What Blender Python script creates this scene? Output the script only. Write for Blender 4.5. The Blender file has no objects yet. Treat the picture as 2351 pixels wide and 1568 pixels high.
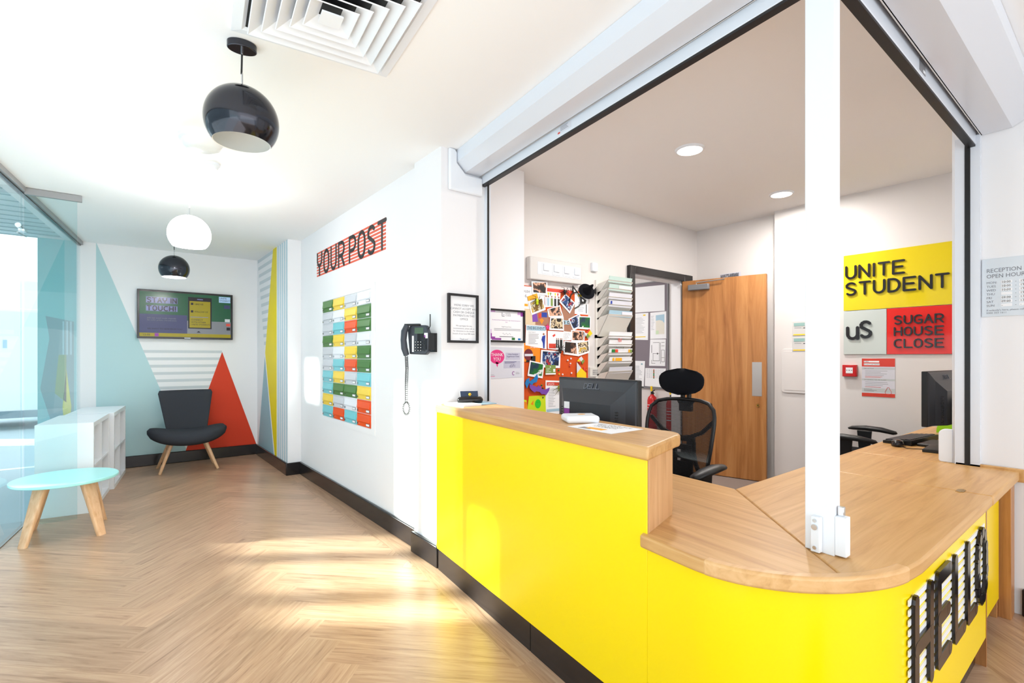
import bpy, bmesh, math, random
from mathutils import Vector, Matrix
random.seed(7)
PI = math.pi
S = bpy.context.scene
COL = S.collection
# ---------------------------------------------------------------- camera
F_PX, CX, YH, CAM_Z = 1144.0, 1175.5, 820.0, 1.225
HEAD = math.atan((CX - 275.0) / F_PX)
cd = bpy.data.cameras.new('camera')
cd.sensor_width = 36.0
cd.lens = F_PX / 2351.0 * 36.0
cd.shift_y = (YH - 784.0) / 2351.0
cd.clip_start = 0.02
cam = bpy.data.objects.new('camera', cd)
cam.location = (0, 0, CAM_Z)
cam.rotation_euler = (PI / 2, 0, -HEAD)
COL.objects.link(cam)
S.camera = cam
# ---------------------------------------------------------------- light, exposure
S.view_settings.view_transform = 'Standard'
S.view_settings.look = 'None'
S.view_settings.gamma = 1.0
S.view_settings.use_curve_mapping = False
S.view_settings.exposure = 0.0
S.cycles.max_bounces = 8
S.cycles.adaptive_threshold = 0.02
w = bpy.data.worlds.new('sky')
S.world = w
w.use_nodes = True
bg = w.node_tree.nodes['Background']
bg.inputs[0].default_value = (0.97, 0.975, 1.0, 1)
bg.inputs[1].default_value = 2.6
SUN_DIR = Vector((0.83, -0.56, -0.30))
sl = bpy.data.lights.new('sun', 'SUN')
sl.energy = 24.0
sl.angle = math.radians(0.9)
sl.color = (1.0, 0.95, 0.86)
so = bpy.data.objects.new('sun', sl)
so.rotation_euler = SUN_DIR.to_track_quat('-Z', 'Y').to_euler()
so.location = (-6, 8, 5)
COL.objects.link(so)
def area(name, loc, direction, sx, sy, power, color=(1, 1, 1), shape='RECTANGLE'):
    l = bpy.data.lights.new(name, 'AREA')
    l.shape = shape
    l.size = sx
    if shape == 'RECTANGLE':
        l.size_y = sy
    l.energy = power
    l.color = color
    o = bpy.data.objects.new(name, l)
    o.location = loc
    o.rotation_euler = Vector(direction).to_track_quat('-Z', 'Y').to_euler()
    COL.objects.link(o)
    return o
# added fill lamps aimed upward, standing in for daylight from front and side
area('fill_front', (0.9, -2.3, 1.0), (0, 1, 0.9), 3.6, 2.0, 28, (1.0, 0.975, 0.965))
area('fill_side', (-0.90, 2.0, 1.0), (1, 0.45, 1.1), 4.2, 1.8, 44, (1.0, 0.975, 0.965))

# ---------------------------------------------------------------- materials
def lin(c):
    c = c / 255.0
    return c / 12.92 if c <= 0.04045 else ((c + 0.055) / 1.055) ** 2.4
def rgb(r, g, b):
    return (lin(r), lin(g), lin(b), 1.0)
MATS = {}
def mat(name, col, rough=0.5, metal=0.0, spec=0.5, emit=None, estr=0.0, coat=0.0):
    m = bpy.data.materials.new(name)
    m.use_nodes = True
    b = m.node_tree.nodes['Principled BSDF']
    b.inputs['Base Color'].default_value = rgb(*col)
    b.inputs['Roughness'].default_value = rough
    b.inputs['Metallic'].default_value = metal
    b.inputs['Specular IOR Level'].default_value = spec
    b.inputs['Coat Weight'].default_value = coat
    if emit:
        b.inputs['Emission Color'].default_value = rgb(*emit)
        b.inputs['Emission Strength'].default_value = estr
    MATS[name] = m
    return m
def nd(m, t, **kw):
    n = m.node_tree.nodes.new(t)
    for k, v in kw.items():
        if isinstance(k, str) and hasattr(n, k):
            setattr(n, k, v)
    return n
def ramp(n, stops, interp='LINEAR'):
    cr = n.color_ramp
    cr.interpolation = interp
    while len(cr.elements) < len(stops):
        cr.elements.new(0.5)
    for e, (p, c) in zip(cr.elements, stops):
        e.position = p
        e.color = c
def wood(name, c_dark, c_mid, c_light, ang=0.0, along=1.6, across=26.0, rough=0.38, axis='xy', bump=0.0):
    m = mat(name, c_mid, rough)
    L = m.node_tree.links
    b = m.node_tree.nodes['Principled BSDF']
    tc = nd(m, 'ShaderNodeTexCoord')
    mp = nd(m, 'ShaderNodeMapping')
    mp.vector_type = 'POINT'
    mp2 = nd(m, 'ShaderNodeMapping')
    if axis == 'z':
        mp2.inputs['Scale'].default_value = (across, across, along)
    else:
        mp2.inputs['Scale'].default_value = (along, across, across)
    mp.inputs['Rotation'].default_value = (0, 0, -ang)
    L.new(tc.outputs['Object'], mp.inputs['Vector'])
    L.new(mp.outputs[0], mp2.inputs['Vector'])
    n1 = nd(m, 'ShaderNodeTexNoise')
    n1.inputs['Scale'].default_value = 1.0
    n1.inputs['Detail'].default_value = 6
    n1.inputs['Roughness'].default_value = 0.62
    n1.inputs['Distortion'].default_value = 0.9
    L.new(mp2.outputs[0], n1.inputs['Vector'])
    r = nd(m, 'ShaderNodeValToRGB')
    ramp(r, [(0.30, rgb(*c_dark)), (0.5, rgb(*c_mid)), (0.70, rgb(*c_light))])
    L.new(n1.outputs['Fac'], r.inputs[0])
    L.new(r.outputs[0], b.inputs['Base Color'])
    return m
W_WALL = mat('wall_paint', (239, 238, 240), 0.55, spec=0.3)
W_OFF = mat('office_paint', (226, 222, 220), 0.6, spec=0.3)
W_CEIL = mat('ceiling_paint', (250, 250, 250), 0.7, spec=0.2)
W_OCEIL = mat('office_ceiling_paint', (246, 243, 240), 0.7, spec=0.2)
WHITE = mat('white_metal', (236, 240, 246), 0.35)
SHUT = mat('shutter_white', (222, 227, 236), 0.22)
GREYW = mat('grey_white_plastic', (214, 212, 210), 0.4)
TEAL = mat('mural_teal', (182, 212, 216), 0.55, spec=0.3)
TEALG = mat('mural_blue_grey', (150, 185, 196), 0.55, spec=0.3)
RED = mat('mural_red', (214, 62, 32), 0.55, spec=0.3)
YEL2 = mat('mural_yellow', (236, 212, 20), 0.5, spec=0.3)
GREYS = mat('mural_grey', (203, 209, 213), 0.55, spec=0.3)
BLUES = mat('mural_blue_stripe', (176, 206, 218), 0.55, spec=0.3)
YELLOW = mat('counter_yellow', (255, 222, 0), 0.25, spec=0.45)
BLACKG = mat('black_gloss', (26, 22, 24), 0.18)
BLACK = mat('black_plastic', (16, 17, 20), 0.45)
BLACKT = mat('black_text', (28, 27, 30), 0.5)
DGREY = mat('dark_grey_plastic', (52, 58, 68), 0.42)
MGREY = mat('mid_grey', (128, 128, 132), 0.45)
LAMPB = mat('lamp_black_chrome', (58, 59, 66), 0.12, 0.75, 0.8)
LAMPIN = mat('lamp_white_inside', (236, 236, 232), 0.6)
CHROME = mat('chrome', (215, 218, 222), 0.18, 1.0)
STEEL = mat('brushed_steel', (196, 192, 190), 0.38, 0.85)
BRASS = mat('brass', (190, 150, 80), 0.3, 1.0)
PAPER = mat('paper', (242, 243, 246), 0.6, spec=0.25)
PAPERG = mat('paper_grey', (216, 217, 226), 0.6, spec=0.25)
TXTG = mat('grey_text', (120, 122, 132), 0.6)
TXTL = mat('light_grey_text', (168, 170, 178), 0.6)
ORANGE = mat('orange_felt', (208, 84, 38), 0.85, spec=0.15)
ORNG2 = mat('orange_print', (240, 140, 20), 0.5)
KRAFT = mat('kraft_paper', (164, 116, 92), 0.7)
YELP = mat('yellow_paper', (244, 206, 20), 0.55)
LIME = mat('lime_paper', (206, 226, 20), 0.55)
MUST = mat('mustard_paper', (240, 170, 30), 0.55)
GRNP = mat('green_print', (122, 148, 70), 0.55)
GRND = mat('green_dark', (34, 120, 50), 0.5)
GRNL = mat('green_bright', (40, 200, 40), 0.5)
BLUEP = mat('blue_paper', (20, 120, 190), 0.55)
BLUED = mat('blue_print', (28, 60, 160), 0.5)
LBLUE = mat('pale_blue_print', (166, 198, 216), 0.55)
PURP = mat('purple_paper', (122, 70, 172), 0.55)
PURP2 = mat('purple_print', (150, 60, 160), 0.5)
PURPL = mat('pale_purple_print', (206, 160, 212), 0.5)
PINK = mat('magenta_print', (226, 48, 128), 0.5)
REDP = mat('red_print', (214, 66, 50), 0.45)
SIGNR = mat('acrylic_red', (224, 40, 30), 0.05, spec=0.3)
SIGNY = mat('acrylic_yellow', (228, 206, 40), 0.05, spec=0.3)
SIGNG = mat('acrylic_grey', (200, 208, 204), 0.05, spec=0.3)
SIGNS = mat('satin_sign_grey', (214, 222, 230), 0.35)
EXTR = mat('extinguisher_red', (196, 22, 26), 0.25)
FABRIC = mat('charcoal_fabric', (58, 60, 66), 0.95, spec=0.1)
SEATF = mat('black_fabric', (20, 21, 26), 0.9, spec=0.15)
PALEBL = mat('pale_turquoise', (170, 236, 236), 0.3)
CARPET = mat('office_carpet', (136, 122, 114), 0.95, spec=0.1)
PAVE = mat('pale_paving', (176, 190, 198), 0.8)
ROADW = mat('road_white', (236, 238, 240), 0.7)
VANW = mat('van_white', (240, 243, 246), 0.3)
CREAM = mat('cream_pocket', (232, 229, 222), 0.5)
FELTG = mat('grey_felt', (132, 124, 132), 0.9, spec=0.1)
MB_G = mat('mailbox_green', (70, 122, 52), 0.32)
MB_Y = mat('mailbox_yellow', (246, 212, 70), 0.32)
MB_S = mat('mailbox_silver', (208, 211, 218), 0.32)
MB_W = mat('mailbox_white', (236, 239, 246), 0.32)
MB_T = mat('mailbox_turquoise', (120, 202, 212), 0.32)
MB_O = mat('mailbox_orange', (238, 84, 18), 0.32)
GLOBE = mat('white_shade', (250, 250, 250), 0.4, emit=(255, 252, 248), estr=19.0)
LIGHTD = mat('light_diffuser', (255, 255, 255), 0.4, emit=(255, 252, 246), estr=4.0)
DIFFW = mat('bulkhead_glass', (236, 238, 238), 0.2)
OAK = wood('oak_desk_v', (184, 134, 78), (205, 158, 98), (216, 172, 114), 0.0)
OAKC = wood('oak_desk_c', (184, 134, 78), (205, 158, 98), (216, 172, 114), PI / 2 - 0.108)
OAKZ = wood('oak_upright', (196, 148, 100), (214, 168, 120), (224, 182, 136), 0, axis='z')
OAKD = wood('oak_post', (150, 98, 52), (176, 120, 70), (190, 136, 84), 0, axis='z')
OAKDOOR = wood('oak_door', (148, 92, 46), (178, 120, 66), (196, 140, 84), 0, along=0.9, across=13, axis='z', rough=0.35)
LEGW = wood('beech_leg', (208, 160, 116), (226, 182, 140), (236, 198, 160), 0, along=3, across=30, axis='z')

def floor_material():
    m = mat('oak_herringbone', (190, 156, 126), 0.30, spec=0.4)
    L = m.node_tree.links
    b = m.node_tree.nodes['Principled BSDF']
    uv = nd(m, 'ShaderNodeUVMap')
    uv.uv_map = 'UVMap'
    mp = nd(m, 'ShaderNodeMapping')
    mp.inputs['Scale'].default_value = (2.6, 42.0, 1.0)
    L.new(uv.outputs[0], mp.inputs['Vector'])
    n1 = nd(m, 'ShaderNodeTexNoise')
    n1.inputs['Scale'].default_value = 1.0
    n1.inputs['Detail'].default_value = 7
    n1.inputs['Roughness'].default_value = 0.65
    n1.inputs['Distortion'].default_value = 1.3
    L.new(mp.outputs[0], n1.inputs['Vector'])
    r = nd(m, 'ShaderNodeValToRGB')
    ramp(r, [(0.28, rgb(138, 104, 80)), (0.42, rgb(174, 140, 113)), (0.60, rgb(191, 158, 130)), (0.75, rgb(204, 174, 147))])
    L.new(n1.outputs['Fac'], r.inputs[0])
    at = nd(m, 'ShaderNodeAttribute')
    at.attribute_name = 'tone'
    mx = nd(m, 'ShaderNodeMix')
    mx.data_type = 'RGBA'
    mx.blend_type = 'MULTIPLY'
    mx.inputs[0].default_value = 1.0
    L.new(r.outputs[0], mx.inputs[6])
    L.new(at.outputs['Color'], mx.inputs[7])
    L.new(mx.outputs[2], b.inputs['Base Color'])
    return m
FLOORM = floor_material()

def glass_material(name, tint, boost=1.0):
    m = bpy.data.materials.new(name)
    m.use_nodes = True
    nt = m.node_tree
    nt.nodes.clear()
    out = nt.nodes.new('ShaderNodeOutputMaterial')
    mix = nt.nodes.new('ShaderNodeMixShader')
    tr = nt.nodes.new('ShaderNodeBsdfTransparent')
    tr.inputs[0].default_value = tint
    gl = nt.nodes.new('ShaderNodeBsdfGlossy')
    gl.inputs['Roughness'].default_value = 0.0
    fr = nt.nodes.new('ShaderNodeFresnel')
    fr.inputs[0].default_value = 1.45
    geo = nt.nodes.new('ShaderNodeNewGeometry')
    front = nt.nodes.new('ShaderNodeMath')
    front.operation = 'SUBTRACT'
    front.inputs[0].default_value = 1.0
    nt.links.new(geo.outputs['Backfacing'], front.inputs[1])
    mu = nt.nodes.new('ShaderNodeMath')
    mu.operation = 'MULTIPLY'
    nt.links.new(fr.outputs[0], mu.inputs[0])
    nt.links.new(front.outputs[0], mu.inputs[1])
    nt.links.new(mu.outputs[0], mix.inputs[0])
    nt.links.new(tr.outputs[0], mix.inputs[1])
    nt.links.new(gl.outputs[0], mix.inputs[2])
    nt.links.new(mix.outputs[0], out.inputs[0])
    return m
GLASS = glass_material('tinted_glass', (0.88, 0.958, 0.962, 1))

def mesh_material():
    m = bpy.data.materials.new('chair_mesh')
    m.use_nodes = True
    nt = m.node_tree
    b = nt.nodes['Principled BSDF']
    b.inputs['Base Color'].default_value = rgb(26, 27, 32)
    b.inputs['Roughness'].default_value = 0.8
    tr = nt.nodes.new('ShaderNodeBsdfTransparent')
    mix = nt.nodes.new('ShaderNodeMixShader')
    tc = nt.nodes.new('ShaderNodeTexCoord')
    mp = nt.nodes.new('ShaderNodeMapping')
    mp.inputs['Scale'].default_value = (1, 1, 1)
    wv = nt.nodes.new('ShaderNodeTexWave')
    wv.bands_direction = 'Z'
    wv.inputs['Scale'].default_value = 42
    nt.links.new(tc.outputs['Object'], mp.inputs[0])
    nt.links.new(mp.outputs[0], wv.inputs[0])
    mr = nt.nodes.new('ShaderNodeMapRange')
    mr.inputs[3].default_value = 0.62
    mr.inputs[4].default_value = 0.97
    nt.links.new(wv.outputs[1], mr.inputs[0])
    nt.links.new(mr.outputs[0], mix.inputs[0])
    nt.links.new(tr.outputs[0], mix.inputs[1])
    nt.links.new(b.outputs[0], mix.inputs[2])
    nt.links.new(mix.outputs[0], nt.nodes['Material Output'].inputs[0])
    return m
CHMESH = mesh_material()

def photo_material(name, stops, scale):
    m = mat(name, (128, 128, 128), 0.4)
    L = m.node_tree.links
    b = m.node_tree.nodes['Principled BSDF']
    tc = nd(m, 'ShaderNodeTexCoord')
    oi = nd(m, 'ShaderNodeObjectInfo')
    ml = nd(m, 'ShaderNodeMath')
    ml.operation = 'MULTIPLY'
    ml.inputs[1].default_value = 37.0
    ad = nd(m, 'ShaderNodeVectorMath')
    L.new(oi.outputs['Random'], ml.inputs[0])
    L.new(tc.outputs['Object'], ad.inputs[0])
    L.new(ml.outputs[0], ad.inputs[1])
    n = nd(m, 'ShaderNodeTexNoise')
    n.inputs['Scale'].default_value = scale
    n.inputs['Detail'].default_value = 3
    L.new(ad.outputs[0], n.inputs['Vector'])
    r = nd(m, 'ShaderNodeValToRGB')
    ramp(r, stops, 'CONSTANT')
    L.new(n.outputs['Fac'], r.inputs[0])
    L.new(r.outputs[0], b.inputs['Base Color'])
    return m
PH_FACE = photo_material('photo_faces', [(0.0, rgb(30, 24, 26)), (0.40, rgb(92, 62, 50)), (0.47, rgb(216, 168, 140)), (0.56, rgb(40, 34, 44)), (0.62, rgb(196, 150, 120))], 13)
PH_BLUE = photo_material('photo_crowd', [(0.0, rgb(14, 30, 60)), (0.42, rgb(30, 70, 130)), (0.50, rgb(200, 206, 214)), (0.54, rgb(24, 40, 90)), (0.60, rgb(170, 40, 50))], 17)
PH_GREEN = photo_material('photo_field', [(0.0, rgb(10, 50, 70)), (0.45, rgb(20, 84, 60)), (0.52, rgb(20, 110, 40)), (0.62, rgb(220, 224, 224))], 12)
PH_MIX = photo_material('photo_costume', [(0.0, rgb(34, 28, 24)), (0.44, rgb(214, 196, 160)), (0.52, rgb(70, 50, 40)), (0.57, rgb(230, 220, 200)), (0.63, rgb(200, 160, 40))], 16)
PH_YEL = photo_material('photo_yellow', [(0.0, rgb(120, 90, 30)), (0.45, rgb(206, 196, 170)), (0.52, rgb(200, 160, 50)), (0.6, rgb(150, 110, 40))], 13)

# ---------------------------------------------------------------- mesh building
P0 = (1.447, 2.559)                     # left end of the counter front
CG = math.radians(6.2)
CV = (math.sin(CG), math.cos(CG))       # along the counter front, away from the camera
NV = (math.cos(CG), -math.sin(CG))      # into the office
def cx_at(y, o=0.0):                    # X of the counter front line (moved o into the office) at Y
    return P0[0] + (o + NV[1] * -1 * (y - P0[1])) / NV[0]
def PT(pl, a, z, d=0.0):
    k, c = pl
    if k == 'Y':
        return (a, c - d, z)
    if k == 'X':
        return (c - d, a, z)
    if k == 'F':                        # counter front, a runs from the left end towards the camera
        return (P0[0] - CV[0] * a - NV[0] * (d - c), P0[1] - CV[1] * a - NV[1] * (d - c), z)
    if k == 'Z':                        # lying flat: a = (x, y) given through z too
        return (a, z, c + d)
def SG(pl):
    return -1.0 if pl[0] == 'X' else 1.0
class M:
    def __init__(s, m=None):
        s.v, s.f, s.mi, s.mats, s.cur = [], [], [], [], 0
        if m: s.use(m)
    def use(s, m):
        if m not in s.mats: s.mats.append(m)
        s.cur = s.mats.index(m)
        return s
    def face(s, pts):
        i = len(s.v)
        s.v += [tuple(p) for p in pts]
        s.f.append(list(range(i, i + len(pts))))
        s.mi.append(s.cur)
        return s
    def idx(s, verts, faces):
        i = len(s.v)
        s.v += [tuple(p) for p in verts]
        for f in faces:
            s.f.append([i + k for k in f])
            s.mi.append(s.cur)
        return s
    def box(s, a, b):
        x0, y0, z0 = a
        x1, y1, z1 = b
        return s.idx([(x0, y0, z0), (x1, y0, z0), (x1, y1, z0), (x0, y1, z0), (x0, y0, z1), (x1, y0, z1), (x1, y1, z1), (x0, y1, z1)],
                     [(3, 2, 1, 0), (4, 5, 6, 7), (0, 1, 5, 4), (1, 2, 6, 5), (2, 3, 7, 6), (3, 0, 4, 7)])
    def prism(s, pts, vec):
        n = len(pts)
        q = [tuple(p[i] + vec[i] for i in range(3)) for p in pts]
        return s.idx(list(pts) + q, [list(range(n))[::-1], list(range(n, 2 * n))] + [[i, (i + 1) % n, n + (i + 1) % n, n + i] for i in range(n)])
    def poly_z(s, xy, z0, z1):
        return s.prism([(x, y, z0) for x, y in xy], (0, 0, z1 - z0))
    def slab(s, pl, az, d0, d1):
        a = [PT(pl, p[0], p[1], d0) for p in az]
        b = PT(pl, az[0][0], az[0][1], d1)
        return s.prism(a, tuple(b[i] - a[0][i] for i in range(3)))
    def rect(s, pl, a0, a1, z0, z1, d0, d1):
        return s.slab(pl, [(a0, z0), (a1, z0), (a1, z1), (a0, z1)], d0, d1)
    def ring(s, rings, cap=True, closed=True):
        n = len(rings[0])
        i = len(s.v)
        for r in rings: s.v += [tuple(p) for p in r]
        for k in range(len(rings) - 1):
            for j in range(n if closed else n - 1):
                a, b = i + k * n + j, i + k * n + (j + 1) % n
                s.f.append([a, b, b + n, a + n]); s.mi.append(s.cur)
        if cap:
            s.f.append([i + j for j in range(n)][::-1]); s.mi.append(s.cur)
            e = i + (len(rings) - 1) * n
            s.f.append([e + j for j in range(n)]); s.mi.append(s.cur)
        return s
    def tube(s, pts, r, n=8):
        pts = [Vector(p) for p in pts]
        rs = r if isinstance(r, (list, tuple)) else [r] * len(pts)
        rings = []
        up = Vector((0, 0, 1))
        u = None
        for i, p in enumerate(pts):
            t = (pts[min(i + 1, len(pts) - 1)] - pts[max(i - 1, 0)]).normalized()
            if u is None:
                u = t.cross(up)
                if u.length < 1e-3: u = t.cross(Vector((0, 1, 0)))
            else:
                u = u - t * u.dot(t)
            u.normalize()
            v = t.cross(u)
            rings.append([p + (u * math.cos(2 * PI * k / n) + v * math.sin(2 * PI * k / n)) * rs[i] for k in range(n)])
        return s.ring(rings)
    def cyl(s, p0, p1, r, n=20):
        return s.tube([p0, p1], r, n)
    def lathe(s, prof, c=(0, 0, 0), n=40, cap=False):
        return s.ring([[(c[0] + r * math.cos(2 * PI * k / n), c[1] + r * math.sin(2 * PI * k / n), c[2] + z) for k in range(n)] for r, z in prof], cap)
    def ball(s, c, r, n=16, sc=(1, 1, 1)):
        m = n // 2
        return s.ring([[(c[0] + r * sc[0] * max(math.sin(PI * i / m), 1e-3) * math.cos(2 * PI * k / n), c[1] + r * sc[1] * max(math.sin(PI * i / m), 1e-3) * math.sin(2 * PI * k / n), c[2] - r * sc[2] * math.cos(PI * i / m)) for k in range(n)] for i in range(m + 1)], False)
def tag(o, label=None, cat=None, group=None, kind=None):
    if label: o['label'] = label
    if cat: o['category'] = cat
    if group: o['group'] = group
    if kind: o['kind'] = kind
    return o
ORG = {}
def T(name, label, cat, loc=(0, 0, 0), rot=0.0, group=None, local=False):
    o = bpy.data.objects.new(name, None)
    o.empty_display_size = 0.05
    COL.objects.link(o)
    o.location = loc
    o.rotation_euler = (0, 0, rot)
    ORG[o] = (0, 0, 0) if local else tuple(loc)
    return tag(o, label, cat, group)
def O(name, mb, parent=None, org=None, bevel=0.0, smooth=None, seg=2, label=None):
    if org is None: org = ORG[parent] if parent is not None else (0, 0, 0)
    me = bpy.data.meshes.new(name)
    me.from_pydata([(x - org[0], y - org[1], z - org[2]) for x, y, z in mb.v], [], mb.f)
    for m in mb.mats: me.materials.append(m)
    me.polygons.foreach_set('material_index', mb.mi)
    bm = bmesh.new()
    bm.from_mesh(me)
    bmesh.ops.recalc_face_normals(bm, faces=bm.faces)
    bm.to_mesh(me)
    bm.free()
    o = bpy.data.objects.new(name, me)
    COL.objects.link(o)
    if parent is not None:
        o.parent = parent
        ORG[o] = org
    else:
        o.location = org
        ORG[o] = org
    if bevel:
        md = o.modifiers.new('edge', 'BEVEL')
        md.width = bevel
        md.segments = seg
        md.limit_method = 'ANGLE'
        md.angle_limit = math.radians(40)
        if smooth is None: smooth = 40
    if smooth:
        me.polygons.foreach_set('use_smooth', [True] * len(me.polygons))
        me.set_sharp_from_angle(angle=math.radians(smooth))
    if label: o['label'] = label
    return o
def ST(name, mb, **kw):
    return tag(O(name, mb, **kw), kind='structure')
def center(mb):
    n = len(mb.v)
    return tuple((min(p[i] for p in mb.v) + max(p[i] for p in mb.v)) / 2 for i in range(3))
def thing(name, mb, label, cat, group=None, **kw):
    return tag(O(name, mb, org=center(mb), **kw), label, cat, group)
def copy_tree(o, parent=None):
    c = o.copy()
    COL.objects.link(c)
    if parent is not None: c.parent = parent
    for ch in list(o.children): copy_tree(ch, c)
    return c
def arc(cx, cy, rx, ry, a0, a1, n=10):
    return [(cx + rx * math.cos(math.radians(a0 + (a1 - a0) * i / n)), cy + ry * math.sin(math.radians(a0 + (a1 - a0) * i / n))) for i in range(n + 1)]
# rounded stroke alphabet in a box 0..1 by 0..1
def glyphs():
    g = {}
    g['A'] = [[(0, 0), (.5, 1), (1, 0)], [(.2, .36), (.8, .36)]]
    g['B'] = [[(0, 0), (0, 1), (.55, 1)] + arc(.6, .76, .36, .24, 90, -90) + [(0, .52)], [(.6, .52)] + arc(.64, .26, .36, .26, 90, -90) + [(0, 0)]]
    g['C'] = [arc(.62, .62, .62, .38, 62, 180) + arc(.62, .38, .62, .38, 180, 298)]
    g['D'] = [[(0, 0), (0, 1), (.4, 1)] + arc(.4, .5, .6, .5, 90, -90) + [(0, 0)]]
    g['E'] = [[(1, 1), (0, 1), (0, 0), (1, 0)], [(0, .52), (.85, .52)]]
    g['F'] = [[(1, 1), (0, 1), (0, 0)], [(0, .52), (.85, .52)]]
    g['G'] = [arc(.58, .62, .58, .38, 50, 180) + arc(.58, .38, .58, .38, 180, 270) + [(1, .04), (1, .45), (.6, .45)]]
    g['H'] = [[(0, 0), (0, 1)], [(1, 0), (1, 1)], [(0, .5), (1, .5)]]
    g['I'] = [[(.5, 0), (.5, 1)]]
    g['K'] = [[(0, 0), (0, 1)], [(.95, 1), (0, .45)], [(.35, .62), (1, 0)]]
    g['L'] = [[(0, 1), (0, 0), (1, 0)]]
    g['M'] = [[(0, 0), (0, 1), (.5, .4), (1, 1), (1, 0)]]
    g['N'] = [[(0, 0), (0, 1), (1, 0), (1, 1)]]
    g['O'] = [arc(.5, .62, .5, .38, 0, 180) + arc(.5, .38, .5, .38, 180, 360) + [(1, .62)]]
    g['P'] = [[(0, 0), (0, 1), (.5, 1)] + arc(.5, .72, .5, .28, 90, -90) + [(0, .44)]]
    g['Q'] = g['O'] + [[(.6, .25), (1, 0)]]
    g['R'] = g['P'] + [[(.5, .44), (1, 0)]]
    g['S'] = [arc(.5, .75, .46, .25, 35, 180) + [(.08, .66), (.88, .38)] + arc(.5, .25, .46, .25, 10, -145)]
    g['T'] = [[(0, 1), (1, 1)], [(.5, 1), (.5, 0)]]
    g['U'] = [[(0, 1), (0, .36)] + arc(.5, .36, .5, .36, 180, 360) + [(1, 1)]]
    g['V'] = [[(0, 1), (.5, 0), (1, 1)]]
    g['W'] = [[(0, 1), (0, .3)] + arc(.25, .25, .25, .25, 180, 360) + [(.5, .7), (.5, .3)] + arc(.75, .25, .25, .25, 180, 360) + [(1, 1)]]
    g['Y'] = [[(0, 1), (.0, .75)] + arc(.5, .75, .5, .33, 180, 360) + [(1, 1)], [(.5, .42), (.5, 0)]]
    g['!'] = [[(.5, 1), (.5, .3)], [(.5, .02), (.5, 0)]]
    g["'"] = [[(.5, 1), (.5, .75)]]
    g['u'] = [[(0, .72), (0, .3)] + arc(.5, .3, .5, .3, 180, 360) + [(1, .72)], [(1, .4), (1, 0)]]
    return g
GL = glyphs()
def strokes(mb, txt, pl, a, z, h, w, sw, d0, d1, gap=0.35, flat=True):
    """letters w wide and h tall from the left edge a at base line z"""
    sg = SG(pl)
    x = 0.0
    hw = sw / 2
    lift = 0.0
    for ch in txt:
        if ch == ' ':
            x += w * 0.7
            continue
        cw = w * (0.15 if ch in "I!'" else 1.0)
        for line in GL[ch]:
            p = [(x + q[0] * cw, q[1] * (h - sw) + hw) for q in line]
            for i in range(len(p) - 1):
                (x0, y0), (x1, y1) = p[i], p[i + 1]
                l = math.hypot(x1 - x0, y1 - y0)
                if l < 1e-6: continue
                nx, ny = -(y1 - y0) / l * hw, (x1 - x0) / l * hw
                mb.slab(pl, [(a + sg * u, z + v) for u, v in ((x0 + nx, y0 + ny), (x0 - nx, y0 - ny), (x1 - nx, y1 - ny), (x1 + nx, y1 + ny))], d0, d1 + lift)
                lift += .00008
            for q in (p if len(p) < 5 else [p[0], p[-1]] + p[1:-1:2]):
                mb.slab(pl, [(a + sg * (q[0] + hw * math.cos(2 * PI * k / 10)), z + q[1] + hw * math.sin(2 * PI * k / 10)) for k in range(10)], d0, d1 + lift)
                lift += .00008
        x += cw + w * gap
    return x
def lettering(parent, name, mtl, txt, pl, a, z, h, w, sw, d0, d1, gap):
    """one part per letter"""
    x = 0.0
    for ch in txt:
        if ch == ' ':
            x += w * 0.7
            continue
        mm = M(mtl)
        x += strokes(mm, ch, pl, a + SG(pl) * x, z, h, w, sw, d0, d1, gap)
        O(name, mm, parent)
def text(mb, s, pl, a, z, size, d, align='LEFT', wf=1.0):
    """small print set in the built-in face"""
    c = bpy.data.curves.new('print', 'FONT')
    c.body = s
    c.size = size
    c.align_x = align
    c.resolution_u = 2
    o = bpy.data.objects.new('print', c)
    me = bpy.data.meshes.new_from_object(o)
    sg = SG(pl)
    vs = [PT(pl, a + sg * v.co.x * wf, z + v.co.y, d) for v in me.vertices]
    mb.idx(vs, [list(p.vertices) for p in me.polygons])
    bpy.data.objects.remove(o)
    bpy.data.curves.remove(c)
    bpy.data.meshes.remove(me)
def lines(mb, pl, a0, a1, z0, z1, n, d, frac=0.4, ragged=True):
    """rows of print too small to read"""
    st = (z1 - z0) / n
    for i in range(n):
        e = a1 if not ragged else a0 + (a1 - a0) * random.uniform(0.6, 1.0)
        zz = z1 - st * (i + 0.5)
        mb.face([PT(pl, a0, zz - st * frac / 2, d), PT(pl, e, zz - st * frac / 2, d), PT(pl, e, zz + st * frac / 2, d), PT(pl, a0, zz + st * frac / 2, d)])
def disc(mb, pl, a, z, r, d0, d1, n=16, rz=None):
    mb.slab(pl, [(a + r * math.cos(2 * PI * k / n), z + (rz or r) * math.sin(2 * PI * k / n)) for k in range(n)], d0, d1)

CEIL, OCEIL = 2.45, 2.65
BK, ST5, PW = ('Y', 6.97), ('X', 1.37), ('X', 1.50)
PIL, PIL2, OL, OB, RW, NR = ('Y', 2.525), ('Y', 2.95), ('Y', 3.14), ('X', 5.03), ('X', 3.37), ('X', 5.10)
def gx(y): return -0.609 + (y - 4.579) * 0.1145      # glazing line
GA = math.atan(0.1145)
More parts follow.
